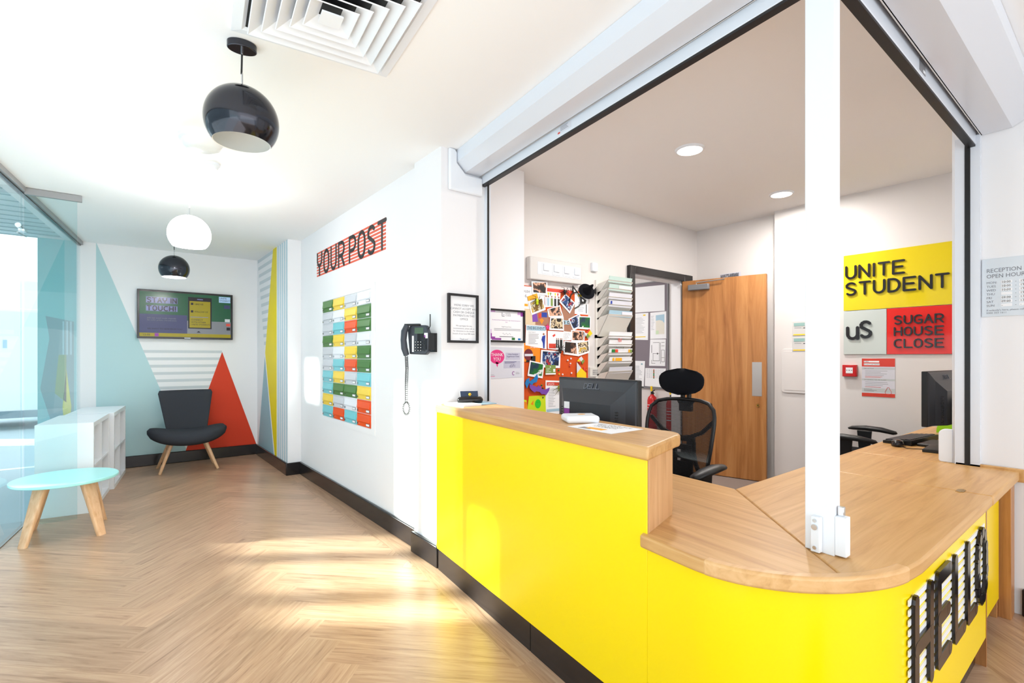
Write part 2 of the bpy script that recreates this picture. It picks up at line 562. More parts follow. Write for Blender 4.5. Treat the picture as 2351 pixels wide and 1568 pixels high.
# ================================================================ the setting
def plank_floor():
    bm = bmesh.new()
    uvl = bm.loops.layers.uv.new('UVMap')
    tone = bm.loops.layers.float_color.new('tone')
    L, W = 0.92, 0.153
    def add(poly, ax, planes):
        # cut a plank by half planes (nx, ny, c): keep nx*x + ny*y < c
        for nx, ny, c in planes:
            out = []
            for i in range(len(poly)):
                p, q = poly[i], poly[(i + 1) % len(poly)]
                dp, dq = nx * p[0] + ny * p[1] - c, nx * q[0] + ny * q[1] - c
                if dp <= 0: out.append(p)
                if (dp < 0 < dq) or (dq < 0 < dp):
                    t = dp / (dp - dq)
                    out.append((p[0] + (q[0] - p[0]) * t, p[1] + (q[1] - p[1]) * t))
            poly = out
            if len(poly) < 3: return
        f = bm.faces.new([bm.verts.new((x, y, 0)) for x, y in poly])
        t = random.uniform(0.86, 1.07)
        ox, oy = random.uniform(0, 50), random.uniform(0, 50)
        for l in f.loops:
            x, y = l.vert.co.x, l.vert.co.y
            l[uvl].uv = (ox + x * ax[0] + y * ax[1], oy - x * ax[1] + y * ax[0])
            l[tone] = (t, t * random.uniform(0.985, 1.0), t * 0.98, 1)
    r = math.sqrt(0.5)
    e1, e2 = (r, r), (-r, r)
    def wp(u, v): return (e1[0] * u + e2[0] * v + 0.1, e1[1] * u + e2[1] * v + 0.2)
    og = P0[0] * NV[0] + P0[1] * NV[1]
    glz = (-1.0, 0.1145, -(-0.609 - 4.579 * 0.1145))
    main = [(1, 0, 1.36), (NV[0], NV[1], og - 0.10), (0, 1, 6.98), (0, -1, 2.7), glz]
    side = [(0, 1, 0.46), (-NV[0], -NV[1], -og + 0.10), (1, 0, 3.38), (0, -1, 2.7)]
    for i in range(-60, 61):
        for j in range(-12, 13):
            ox, oy = i * W + j * L, i * W - j * L
            for ax, q in ((e1, [(0, 0), (L, 0), (L, W), (0, W)]), (e2, [(L, W - L), (L + W, W - L), (L + W, W), (L, W)])):
                poly = [wp(ox + a, oy + b) for a, b in q]
                if abs(poly[0][0]) > 6 or abs(poly[0][1] - 2) > 7: continue
                add(poly, ax, main)
                add(poly, ax, side)
    # border planks following the walls and the counter
    y = 2.72
    while y < 6.9:
        y2 = min(y + 1.2, 6.98)
        add([(1.36, y), (1.52, y), (1.52, y2), (1.36, y2)], (0, 1), [])
        y = y2
    s = -0.16
    while s < 2.9:
        a, b = s, s + 1.2
        q = [PT(('F', 0), k, 0, dd)[:2] for k, dd in ((a, 0.10), (b, 0.10), (b, -0.16), (a, -0.16))]
        add(q, CV, [(0, -1, 2.7), (0, 1, 2.72)])
        s = b
    me = bpy.data.meshes.new('floor')
    bm.to_mesh(me)
    bm.free()
    me.materials.append(FLOORM)
    o = bpy.data.objects.new('floor', me)
    COL.objects.link(o)
    tag(o, kind='structure')
plank_floor()
ST('floor_office', M(CARPET).box((1.55, 0.46, -0.06), (5.3, 5.3, 0.0)))
# outside: paving, road line, canopy, the wall continuing past the glass
ST('ground_outside', M(PAVE).box((-14, -14, -0.1), (14, 40, -0.03)))
# back wall with its painted triangles and stripes
m = M(W_WALL).box((-0.36, 6.97, 0), (1.45, 7.10, CEIL + 0.1))
m.use(TEAL).slab(BK, [(-0.20, 0.0), (-0.20, 2.45), (-0.196, 2.45), (0.612, 0.15), (0.612, 0)], 0, 0.0008)
m.use(RED).slab(BK, [(0.982, 1.289), (1.368, 0.10), (0.60, 0.10)], 0, 0.0012)
m.use(GREYS)
for k in range(6):
    z = 1.290 - 0.0838 * k
    f = lambda zz: -0.2 + (2.46 - zz) * 0.3515
    g = lambda zz: 0.982 - max(1.289 - zz, 0) * 0.3257
    m.slab(BK, [(f(z - .016), z - .016), (g(z - .016), z - .016), (g(z + .016), z + .016), (f(z + .016), z + .016)], 0, 0.0006)
ST('wall_back', m)
# alcove side wall with yellow spike and stripes
m = M(W_WALL).box((1.37, 5.50, 0), (1.50, 6.97, CEIL + 0.1))
m.use(YEL2).slab(ST5, [(6.13, 2.45), (6.52, 1.277), (6.0, 0.0), (5.97, 0.0), (5.97, 2.45)], 0, 0.0012)
m.use(TEALG).slab(ST5, [(6.54, 1.23), (6.94, 0.0), (6.05, 0.0)], 0, 0.0008)
m.use(GREYS)
for k in range(12):
    z = 2.425 - 0.094 * k
    yl = 6.93 - (2.425 - z) * 0.34
    yr = 6.13 + (2.45 - z) * 0.333
    m.slab(ST5, [(yl, z - .02), (yr, z - .02), (yr, z + .02), (yl, z + .02)], 0, 0.0006)
m.use(BLUES)
for y in (5.90, 5.81, 5.72, 5.63, 5.545):
    m.rect(ST5, y - .016, y + .016, 0, 2.45, 0, 0.0006)
ST('wall_alcove', m)
ST('wall_post', M(W_WALL).box((1.50, 2.90, 0), (1.62, 5.52, CEIL + 0.1)))
m = M(W_WALL).poly_z([(1.465, 2.525), (1.772, 2.525), (1.772, 2.95), (2.44, 2.95), (2.44, 3.26), (1.62, 3.26), (1.62, 2.86), (1.465, 2.86)], 0, OCEIL)
ST('wall_pier', m)
# skirtings
def base(name, a, b):
    ST(name, M(BLACKG).box(a, b), bevel=0.006)
base('baseboard_back', (-0.33, 6.948, 0), (1.37, 6.97, 0.128))
base('baseboard_alcove', (1.348, 5.50, 0), (1.37, 6.95, 0.128))
base('baseboard_step', (1.348, 5.478, 0), (1.50, 5.50, 0.128))
base('baseboard_post', (1.478, 2.86, 0), (1.50, 5.48, 0.128))
base('baseboard_pier', (1.44, 2.535, 0), (1.465, 2.865, 0.128))
base('baseboard_right', (3.348, -2.4, 0), (3.37, 0.36, 0.128))
# office walls
m = M(W_OFF).box((2.44, 3.14, 0), (3.965, 3.26, OCEIL)).box((4.84, 3.14, 0), (5.135, 3.26, OCEIL)).box((3.965, 3.14, 2.06), (4.84, 3.26, OCEIL))
ST('wall_office_left', m)
m = M(W_OFF).box((5.03, 0.5, 0), (5.25, 2.24, OCEIL)).box((5.135, 2.24, 0), (5.25, 3.14, OCEIL))
ST('wall_office_back', m)
ST('wall_right', M(W_WALL).box((3.37, -2.6, 0), (3.55, 0.615, OCEIL)).box((3.55, 0.45, 0), (5.25, 0.615, OCEIL)))
# room behind the doorway
m = M(W_OFF).box((5.10, 3.26, 0), (5.22, 5.2, OCEIL)).box((2.5, 5.1, 0), (5.10, 5.2, OCEIL)).box((2.4, 3.26, 0), (2.5, 5.2, OCEIL))
ST('wall_back_room', m)
ST('ceiling_back_room', M(W_OCEIL).box((2.4, 3.26, OCEIL), (5.22, 5.2, OCEIL + .06)))
# ceilings
og = P0[0] * NV[0] + P0[1] * NV[1]
def ox(y, o): return (og + o - NV[1] * y) / NV[0]
m = M(W_CEIL).poly_z([(gx(-2.7) - .12, -2.7), (3.5, -2.7), (3.5, 0.45), (ox(0.45, .25), 0.45), (ox(2.6, .25), 2.6), (1.6, 2.95), (1.62, 7.1), (gx(7.1) - .12, 7.1)], CEIL, CEIL + .25)
ST('ceiling', m)
ST('ceiling_office', M(W_OCEIL).poly_z([(ox(0.4, .25), 0.4), (5.25, 0.4), (5.25, 3.26), (1.62, 3.26), (ox(2.6, .25), 2.6)], OCEIL, OCEIL + .06))
# header between lobby ceiling and office ceiling, above the shutters
m = M(W_OFF).poly_z([(ox(2.6, .27), 2.6), (ox(0.52, .27), 0.52), (3.4, 0.52), (3.4, .57), (ox(0.57, .33), 0.57), (ox(2.6, .33), 2.6)], 2.36, OCEIL)
ST('wall_header', m)
# glazing on the left
rail = mat('rail_grey', (150, 150, 152), 0.35)
m = M(rail)
def gbar(m, y0, y1, z0, z1, w0, w1):
    m.poly_z([(gx(y0) + w0, y0), (gx(y0) + w1, y0), (gx(y1) + w1, y1), (gx(y1) + w0, y1)], z0, z1)
gbar(m, -2.6, 7.0, CEIL - .035, CEIL, -.03, .03)
m.use(BLACKG); gbar(m, -2.6, 7.0, CEIL - .045, CEIL - .035, -.012, .012)
m.use(rail); gbar(m, -2.6, 7.0, -.03, 0.006, -.012, .012)
ST('trim_1', m)
k = 0
for y0, y1 in ((5.02, 6.98), (3.93, 5.01), (2.4, 3.92), (0.9, 2.39), (-0.6, 0.89), (-2.6, -0.61)):
    m = M(GLASS); gbar(m, y0, y1, 0.006, CEIL - .04, -.006, .006)
    k += 1
    tag(O('window_%d' % k, m), kind='structure')
# projecting glass fin with its top rail
t = T('glass_screen', 'short frameless glass screen projecting into the lobby behind the turquoise table', 'glass screen', (-0.40, 5.0, 0))
m = M(GLASS).box((gx(5.0) + .02, 4.994, 0.004), (-0.253, 5.006, CEIL - .05)); O('glass_pane', m, t)
m = M(rail).box((gx(5.0) + .02, 4.985, CEIL - .05), (-0.225, 5.015, CEIL - .002)); O('top_rail', m, t, bevel=.003)
# outside the glass
m = M(W_WALL).box((-0.66, 7.0, -.03), (-0.36, 7.12, 2.6))
m.use(mat('mural_outside_teal', (128, 200, 206), 0.6)).box((-0.66, 6.995, -.03), (-0.36, 7.0, 2.45))
P7 = ('Y', 6.995)
m.use(mat('mural_outside_grey', (112, 150, 162), 0.6)).slab(P7, [(-0.60, 1.65), (-0.57, 1.42), (-0.60, 1.2), (-0.64, 0.9), (-0.52, 0.4), (-0.38, 0.5), (-0.38, 1.6)], 0, .001)
m.use(GRNP).slab(P7, [(-.50, 1.25), (-.44, 1.25), (-.44, .75), (-.53, .85)], .001, .002)
m.use(YEL2).slab(P7, [(-.44, 1.1), (-.40, .7), (-.44, .3), (-.47, .7)], .001, .002)
m.use(BLUES)
for a in (-.47, -.44, -.41): m.rect(P7, a, a + .012, 1.25, 1.6, .001, .002)
ST('wall_outside', m)
m = M(mat('soffit_pale_blue', (206, 222, 226), .6)).box((-2.4, 4.9, 2.47), (gx(7) - .14, 7.15, 2.6))
m.use(mat('soffit_joint', (150, 178, 184), .6))
for k in range(12):
    y = 5.0 + k * .19
    m.box((-2.4, y, 2.464), (gx(y) - .14, y + .012, 2.47))
ST('ceiling_outside', m)
# added unseen wall beyond the side glazing; its gaps shape the sun patches
m = M(PAVE)
X0, X1 = -5.2, -5.0
SK = (5.0 - 2.2) / .83                   # how far the sun travels from the wall to the glazing side
def sw(y0, y1, z0, z1): m.box((X0, y0, z0), (X1, y1, z1))
dy, dz = SK * .56, SK * .30
A0, A1, B0, B1, Zlo, Zhi = 4.30 + dy, 5.80 + dy, 7.42 + dy, 7.95 + dy, 1.0 + dz, 2.42 + dz
sw(-3, A0, -.03, 6); sw(A0, A1, -.03, Zlo); sw(A0, A0 + .40, 1.80 + dz, 6); sw(A0 + .40, A1, Zhi, 6)
sw(A1, B0, -.03, 6); sw(B0, B1, -.03, 2.15 + dz); sw(B0, B1, 2.58 + dz, 6); sw(B1, 12.5, -.03, 6)
for yy in (A0 + .36, A0 + 1.0): sw(yy, yy + .05, Zlo, Zhi)  # bars added to break the sun patch into streaks
ST('wall_sun_blocker', m)
# ================================================================ reception counter
EDGE = [(1.252, .958), (1.236, .83), (1.228, .735), (1.243, .65), (1.28, .575), (1.33, .513), (1.40, .456), (1.49, .408), (1.58, .38), (1.69, .368)]
def smooth_line(p, n=4):
    out = []
    for i in range(len(p) - 1):
        a, b, c, d = p[max(i - 1, 0)], p[i], p[i + 1], p[min(i + 2, len(p) - 1)]
        for k in range(n):
            t = k / n
            out.append(tuple(0.5 * (2 * b[j] + (c[j] - a[j]) * t + (2 * a[j] - 5 * b[j] + 4 * c[j] - d[j]) * t * t + (3 * b[j] - a[j] - 3 * c[j] + d[j]) * t ** 3) for j in (0, 1)))
    return out + [p[-1]]
def inset(p, d):
    out = []
    for i in range(len(p)):
        a, b = p[max(i - 1, 0)], p[min(i + 1, len(p) - 1)]
        l = math.hypot(b[0] - a[0], b[1] - a[1])
        out.append((p[i][0] - (b[1] - a[1]) / l * d, p[i][1] + (b[0] - a[0]) / l * d))
    return out
MI = (1.40, .456)                       # mitre at the outside
II = (1.997, 1.047)                     # inside corner
e_left = smooth_line(EDGE[:7])
e_right = smooth_line(EDGE[6:])
e_all = smooth_line(EDGE)
DZ0, DZ1 = 0.642, 0.682
ct = T('reception_counter', 'bright yellow reception counter with oak worktops, a raised ledge and a black plinth', 'reception counter', (2.0, 1.3, 0))
def ol(y, o): return (ox(y, o), y)
m = M(OAKC).poly_z([ol(.975, .03)] + e_left + [II, (2.15, 2.5), ol(2.5, .04)], DZ0, DZ1)
O('worktop', m, ct, bevel=.007, seg=3)
m = M(OAK).poly_z(e_right + [(2.678, .368), (2.678, 1.05), II], DZ0, DZ1)
O('worktop', m, ct, bevel=.007, seg=3)
O('lift_flap', M(OAK).box((2.683, .366, DZ0), (3.328, 1.05, DZ1)), ct, bevel=.007, seg=3, label='hinged oak lift flap')
m = M(OAK).poly_z([(3.333, .368), (3.366, .368), (3.366, .62), (5.02, .62), (5.02, 1.05), (3.333, 1.05)], DZ0, DZ1)
O('worktop', m, ct, bevel=.004)
lipm = wood('oak_lip', (200, 152, 96), (218, 172, 116), (226, 184, 132), 0)
seg_ = e_all[8:34]
O('edge_lip', M(lipm).poly_z(inset(seg_, -.0012) + inset(seg_, .034)[::-1], DZ0 - .001, DZ1 + .0008), ct, bevel=.008, seg=3, label='lighter bent oak edging')
O('end_batten', M(OAK).box((3.345, .35, DZ0 - .01), (3.367, .60, DZ1 + .012)), ct, bevel=.004)
O('flap_hinge', M(BRASS).box((2.655, .45, DZ1 - .001), (2.705, .475, DZ1 + .002)).box((2.648, .457, DZ1 - .001), (2.712, .468, DZ1 + .0025)), ct)
# raised ledge
led = [(ox(2.525, -.02), 2.525), (1.2493, .925), (1.262, .9285), (1.52, 1.006)] + arc(1.515, 1.09, .085, .085, -70, 20, 6) + [(1.603, 1.2), (1.742, 2.525)]
O('ledge_top', M(OAKC).poly_z(led, .910, .953), ct, bevel=.010, seg=3)
# yellow faces
F0 = ('F', 0)
m = M(YELLOW).rect(F0, 0.012, 1.6235, .118, .910, -.003, 0)
O('front_panel', m, ct, bevel=.0015)
yc = inset(e_all, .021)
m = M(YELLOW)
pts = [PT(F0, 1.625, 0)[:2]] + yc[2:] + [(2.688, .389)]
inn = inset(pts, .018)
m.poly_z(pts + inn[::-1], .118, DZ0)
O('front_panel', m, ct, smooth=35)
O('flap_door', M(YELLOW).box((2.708, .425, .09), (3.245, .443, DZ0)), ct, bevel=.0015)
O('edge_strip', M(OAKD).box((2.690, .388, .0), (2.704, .46, DZ0)), ct)
O('end_post', M(OAKD).box((3.258, .385, 0), (3.352, .43, DZ0)).box((3.235, .43, 0), (3.258, .47, .15)), ct, bevel=.002)
sp = [(1.2765, .9445), (1.500, 1.011), (1.494, 1.031), (1.278, .966)]
O('side_panel', M(OAKZ).poly_z(sp, DZ1, .910), ct)
O('back_panel', M(OAKZ).rect(F0, .05, 1.50, 0, .910, -.262, -.244), ct)
# plinth
m = M(BLACKG).rect(F0, .035, .98, 0, .117, -.02, -.002)
O('plinth', m, ct)
m = M(BLACKG).rect(F0, .984, 1.62, 0, .117, -.02, -.002)
O('plinth', m, ct)
pts = [PT(F0, 1.622, 0, -.004)[:2]] + inset(e_all, .026)[2:14] + inset(e_all, .05)[20:] + [(2.686, .42)]
inn = inset(pts, .018)
O('plinth', M(BLACKG).poly_z(pts + inn[::-1], 0, .117), ct, smooth=35)
O('plinth', M(BLACKG).box((2.71, .48, 0), (3.235, .50, .095)), ct)
# lettering on the side of the counter
hs = T('hello_lettering', 'big black HELLO letters over white bars on the yellow counter side', 'sign', (2.2, .385, .41))
PSIDE = ('Y', .389)
m = M(WHITE)
for k in range(11):
    z = .296 + k * .0268
    m.rect(PSIDE, 1.641, 2.640, z, z + .0155, 0, .0035)
O('white_bars', m, hs)
for ch, a0, a1 in (('H', 1.656, 1.852), ('E', 1.893, 2.070), ('L', 2.106, 2.272), ('L', 2.292, 2.462), ('O', 2.455, 2.645)):
    mm = M(BLACKG)
    strokes(mm, ch, PSIDE, a0 + .023, .294, .292, a1 - a0 - .046, .041, .0033, .012)
    O('letter', mm, hs)
# ================================================================ roller shutter
rs = T('roller_shutter', 'white roller shutter hood running round the reception opening under the ceiling', 'roller shutter', (1.6, .5, 2.4))
def sweep(prof, mtl, name, bevel=0):
    """prof: (o, y, z) - o offset into the office on the front run, y on the side run"""
    m = M(mtl)
    r = [[], [], []]
    for o, y, z in prof:
        r[0].append((ox(2.522, o), 2.522, z))
        r[1].append((ox(y, o), y, z))
        r[2].append((3.366, y, z))
    m.ring(r)
    return O(name, m, rs, bevel=bevel)
sweep([(.122, .306, CEIL - .001), (.122, .306, 2.378), (.180, .393, 2.328), (.288, .503, 2.328), (.288, .503, CEIL - .001)], SHUT, 'hood')
sweep([(.285, .500, 2.328), (.292, .507, 2.328), (.292, .507, 2.42), (.285, .500, 2.42)], GREYW, 'hood_lip')
sweep([(.300, .520, 2.283), (.335, .555, 2.283), (.335, .555, 2.352), (.300, .520, 2.352)], SHUT, 'bottom_bar', .003)
sweep([(.302, .522, 2.274), (.333, .553, 2.274), (.333, .553, 2.2835), (.302, .522, 2.2835)], BLACKT, 'rubber_seal')
sweep([(.306, .527, 2.352), (.312, .533, 2.352), (.312, .533, 2.44), (.306, .527, 2.44)], BLACK, 'curtain')
m = M(PAPERG).rect(('F', .300), .78, .88, 2.298, 2.330, 0, .001); m.use(REDP).rect(('F', .300), .78, .797, 2.298, 2.306, .001, .0015); m.use(TXTG); lines(m, ('F', .300), .80, .875, 2.305, 2.327, 4, .0012)
O('rating_label', m, rs)
m = M(MGREY).rect(('Y', .520), 2.34, 2.42, 2.297, 2.338, 0, .001); m.use(PAPER).rect(('Y', .520), 2.39, 2.415, 2.303, 2.313, .001, .0015)
O('rating_label', m, rs)
O('guide_rail', M(SHUT).box((1.772, 2.50, DZ1), (1.80, 2.56, 2.33)), rs)
m = M(BLACK).box((1.774, 2.497, .955), (1.787, 2.501, 2.30)); O('guide_slot', m, rs)
O('guide_rail', M(SHUT).box((3.345, .505, DZ1), (3.37, .600, 2.33)), rs)
m = M(BLACK).box((3.342, .541, DZ1 + .002), (3.346, .562, 2.30)); O('guide_slot', m, rs)
# cladding plate where the hood meets the pier
prof = [(1.508, 2.45), (1.508, 2.205), (1.745, 2.205), (1.745, 2.318), (1.622, 2.318), (1.564, 2.371), (1.564, 2.43), (1.55, 2.45)]
pp = M(WHITE).slab(PIL, prof, 0, .022)
O('end_plate', pp, rs, bevel=.010)
# removable corner post
sp_ = T('shutter_post', 'white square metal post standing on the worktop corner under the shutter', 'post', (1.55, .55, DZ1))
c0 = (1.528, .523)
def corner(u, v): return (c0[0] + CV[0] * u + v, c0[1] + CV[1] * u)
O('post', M(WHITE).poly_z([corner(0, 0), corner(0, .042), corner(.078, .042), corner(.078, 0)], DZ1, 2.33), sp_, bevel=.002)
fx = ('F', 0)
sfront = 1.447 + 0
def post_face(u): return corner(u, 0)
def lockbox(u0, u1, out):
    n = (-NV[0] * out, -NV[1] * out)
    p = [corner(u0, 0), corner(u1, 0)]
    return [p[0], p[1], (p[1][0] + n[0], p[1][1] + n[1]), (p[0][0] + n[0], p[0][1] + n[1])]
lb = O('lock_box', M(WHITE).poly_z(lockbox(.030, .054, .018), DZ1 + .002, DZ1 + .10), sp_, bevel=.002)
q = corner(.042, 0); q = (q[0] - NV[0] * .018, q[1] - NV[1] * .018)
O('lock_cylinder', M(CHROME).cyl((q[0], q[1], DZ1 + .072), (q[0] - NV[0] * .004, q[1] - NV[1] * .004, DZ1 + .072), .008), lb)
for zz in (.015, .09): O('screw', M(CHROME).cyl((q[0], q[1], DZ1 + zz), (q[0] - NV[0] * .003, q[1] - NV[1] * .003, DZ1 + zz), .005), lb)
lb = O('lock_box', M(WHITE).box((1.529, .495, DZ1 + .004), (1.560, .523, DZ1 + .11)), sp_, bevel=.002)
O('lock_cylinder', M(CHROME).cyl((1.560, .508, DZ1 + .07), (1.566, .508, DZ1 + .07), .008), lb)
O('latch', M(CHROME).box((1.542, .505, DZ1 + .108), (1.556, .520, DZ1 + .135)), sp_, bevel=.002)
# ================================================================ ceiling fittings
def pendant(x, y, zc, label, shade_m, r=.132, cut=.085, cz=CEIL, group=None, oval=True):
    t = T('pendant_lamp', label, 'pendant lamp', (x, y, cz), group=group)
    if oval:
        ro = math.radians(-8)
        pts = [(.052 * math.cos(2 * PI * k / 32) * (1 if abs(math.cos(2 * PI * k / 32)) < .0 else 1), .036 * math.sin(2 * PI * k / 32)) for k in range(32)]
        m = M(shade_m).poly_z([(x + a * math.cos(ro) - b * math.sin(ro), y + a * math.sin(ro) + b * math.cos(ro)) for a, b in pts], cz - .028, cz)
        O('ceiling_rose', m, t, bevel=.003)
    O('cord_grip', M(CHROME).cyl((x, y, cz - .045), (x, y, cz - .026), .005), t)
    O('cord', M(BLACK if shade_m is LAMPB else WHITE).tube([(x, y, cz - .04), (x - .002, y, cz - .12), (x, y, zc + r + .05)], .0035), t)
    O('stem', M(CHROME).cyl((x, y, zc + r + .055), (x, y, zc + r - .004), .0035), t)
    a0 = math.acos(cut / r)
    prof = [(max(r * math.sin(th), .001), r * math.cos(th)) for th in [ (PI - a0) * k / 28 for k in range(29)]]
    m = M(shade_m).lathe(prof, (x, y, zc), 56)
    m.use(LAMPIN if shade_m is LAMPB else GLOBE)
    rin = r - .003
    m.lathe([(max(rin * math.sin((PI - a0) * k / 20), .001), rin * math.cos((PI - a0) * k / 20)) for k in range(21)], (x, y, zc), 56)
    m.lathe([(r * math.sin(PI - a0), -cut), (rin * math.sin(PI - a0), rin * math.cos(PI - a0))], (x, y, zc), 56)
    O('lamp_shade', m, t, smooth=50)
    O('bulb', M(WHITE).ball((x, y, zc + .02), .03), t, smooth=60)
    return t
pendant(.375, 2.18, 2.146, 'large glossy black globe pendant hanging nearest the ceiling air vent', LAMPB, group=None)
pendant(.425, 5.965, 2.103, 'glossy black globe pendant hanging above the wall television', LAMPB)
pendant(.385, 4.155, 2.088, 'white globe pendant between the two black ones', GLOBE)
t = T('bulkhead_light', 'round flush ceiling light behind the nearest black pendant', 'ceiling light', (.36, 3.25, CEIL))
O('base', M(WHITE).lathe([(.001, 0), (.112, 0), (.112, -.022), (.10, -.03)], (.36, 3.25, CEIL), 40), t, smooth=40)
O('lens', M(DIFFW).lathe([(.10, -.03), (.09, -.055), (.06, -.07), (.001, -.075)], (.36, 3.25, CEIL), 40), t, smooth=60)
t = T('smoke_detector', 'small white round smoke detector on the lobby ceiling', 'smoke detector', (.455, 3.66, CEIL))
O('housing', M(WHITE).lathe([(.05, 0), (.05, -.014), (.042, -.02), (.036, -.036), (.001, -.042)], (.455, 3.66, CEIL), 32), t, smooth=40)
O('vent', M(BLACK).lathe([(.0405, -.021), (.0375, -.029)], (.455, 3.66, CEIL), 32), t)
# air diffuser
vc = (.586, 1.78)
t = T('air_diffuser', 'square white louvred air vent in the lobby ceiling', 'air vent', (vc[0], vc[1], CEIL))
def sq(h, z): return [(vc[0] + NV[0] * a * h + CV[0] * b * h, vc[1] + NV[1] * a * h + CV[1] * b * h, z) for a, b in ((-1, -1), (1, -1), (1, 1), (-1, 1))]
O('backing', M(BLACK).ring([sq(.26, CEIL - .002), sq(.26, CEIL - .001)]), t)
m = M(WHITE).ring([sq(.295, CEIL), sq(.295, CEIL - .008), sq(.262, CEIL - .012), sq(.250, CEIL - .004)], False)
O('frame', m, t)
for h in (.198, .156, .114, .072, .034):
    m = M(WHITE).ring([sq(h, CEIL - .004), sq(h + .044, CEIL - .034), sq(h + .047, CEIL - .031), sq(h + .006, CEIL - .003), sq(h, CEIL - .004)], False)
    O('louvre', m, t)
O('centre_plate', M(WHITE).ring([sq(.036, CEIL - .036), sq(.036, CEIL - .03)]), t)
# recessed downlights in the office
for x, y, lab in ((3.07, 1.93, 'round recessed downlight in the office ceiling above the front chair'), (4.53, 1.96, 'round recessed downlight in the office ceiling farther back towards the wall')):
    t = T('downlight', lab, 'ceiling light', (x, y, OCEIL), group='recessed office downlights')
    O('trim_ring', M(WHITE).lathe([(.082, -.012), (.095, -.006), (.098, 0)], (x, y, OCEIL), 40), t, smooth=50)
    O('diffuser', M(LIGHTD).lathe([(.001, -.006), (.082, -.006), (.082, -.012)], (x, y, OCEIL), 40), t)
    a = area('downlight_lamp', (x, y, OCEIL - .02), (0, 0, -1), .16, .16, 25, (1.0, .95, .90), 'DISK')
for nm, x, y, z, pw in (('far_pendant_lamp', .425, 5.965, 2.06, 14),):
    l = bpy.data.lights.new(nm, 'POINT')
    l.energy, l.shadow_soft_size, l.color = pw, .09, (1, .985, .97)
    o = bpy.data.objects.new(nm, l)
    o.location = (x, y, z)
    COL.objects.link(o)
area('back_room_lamp', (3.6, 4.2, 2.6), (0, 0, -1), .8, .8, 30, (1, .98, .96))
# ================================================================ lobby things
# wall television
tv = T('television', 'black flat-screen television on the far wall showing a green and yellow notice', 'television', (.615, 6.95, 1.7))
tx0, tx1, tz0, tz1 = .149, 1.086, 1.437, 1.985
O('casing', M(BLACKG).box((tx0, 6.905, tz0), (tx1, 6.945, tz1)), tv, bevel=.004)
O('wall_mount', M(BLACK).box((.45, 6.94, 1.55), (.80, 6.972, 1.85)), tv)
SC = ('Y', 6.9045)
sx0, sx1, sz0, sz1 = tx0 + .022, tx1 - .022, tz0 + .022, tz1 - .022
def scr(name, col, e=0.10): return mat('screen_' + name, col, .22, spec=.35, emit=col, estr=e)
SCG, SCN, SCY, SCB, SCL, SCT, SCGY = scr('green', (26, 84, 56)), scr('navy', (58, 62, 100)), scr('yellow', (150, 134, 10)), scr('black', (22, 16, 26)), scr('lilac', (116, 120, 168)), scr('pale', (170, 200, 236)), scr('grey', (120, 122, 130))
m = M(SCG).rect(SC, sx0, sx1, sz0, sz1, 0, .0005)
def sr(mt, a0, a1, b0, b1, d): m.use(mt).rect(SC, sx0 + (sx1 - sx0) * a0, sx0 + (sx1 - sx0) * a1, sz1 - (sz1 - sz0) * b1, sz1 - (sz1 - sz0) * b0, d - .0004, d)
sr(SCN, 0, .50, .50, .92, .001); sr(SCGY, .50, 1, .62, .92, .001); sr(SCY, 0, 1, .92, 1, .001)
sr(SCL, .066, .395, .115, .25, .001); sr(SCL, .066, .395, .305, .43, .001)
sr(SCB, .51, .775, .07, .80, .0012); sr(SCY, .525, .76, .16, .775, .0016); sr(SCL, .61, .675, .105, .125, .0016)
sr(SCT, .86, .995, .02, .16, .0012); sr(SCB, .54, .567, .20, .25, .002); sr(SCB, .54, .567, .375, .425, .002); sr(SCL, .535, .735, .525, .535, .002)
sr(SCN, .92, .99, .22, .30, .0014); sr(GREYS, .93, .99, .55, .62, .0014); sr(REDP, .945, .995, .66, .72, .0014); sr(SCB, .95, .995, .75, .82, .0014); sr(PURP2, .155, .195, .925, .995, .0016)
H_ = (sz1 - sz0)
m.use(SCB)
strokes(m, 'STAY IN', SC, sx0 + .070, sz1 - H_ * .245, H_ * .12, .034, .0095, .001, .002, gap=.42)
strokes(m, 'TOUCH!', SC, sx0 + .070, sz1 - H_ * .425, H_ * .115, .034, .0095, .001, .002, gap=.52)
m.use(TXTG)
text(m, 'Join our social media channels', SC, sx0 + .07, sz1 - H_ * .60, .022, .002)
text(m, 'for useful updates, chat and more', SC, sx0 + .07, sz1 - H_ * .645, .020, .002)
m.use(SCB)
text(m, 'WE WANT TO HEAR FROM YOU!', SC, sx0 + .07, sz1 - H_ * .84, .022, .002)
text(m, '15:05', SC, sx0 + .03, sz1 - H_ * .98, .030, .002)
text(m, 'LIKE US', SC, sx0 + .52, sz1 - H_ * .245, .026, .0022); text(m, 'FOLLOW US', SC, sx0 + .52, sz1 - H_ * .42, .024, .0022)
text(m, 'CONNECT', SC, sx0 + .485, sz1 - H_ * .61, .024, .0022); text(m, 'WITH OTHER', SC, sx0 + .485, sz1 - H_ * .665, .024, .0022); text(m, 'UNITE STUDENTS', SC, sx0 + .485, sz1 - H_ * .72, .024, .0022)
text(m, 'UNITE', SC, sx0 + .775, sz1 - H_ * .075, .026, .002); text(m, 'STUDENTS', SC, sx0 + .775, sz1 - H_ * .13, .024, .002)
m.slab(SC, [(sx0 + .54, sz1 - H_ * .89), (sx0 + .58, sz1 - H_ * .89), (sx0 + .56, sz1 - H_ * .85)], .001, .002)
O('screen', m, tv)
m = M(WHITE).rect(SC, .59, .65, tz0 + .006, tz0 + .014, 0, .001); O('maker_mark', m, tv)
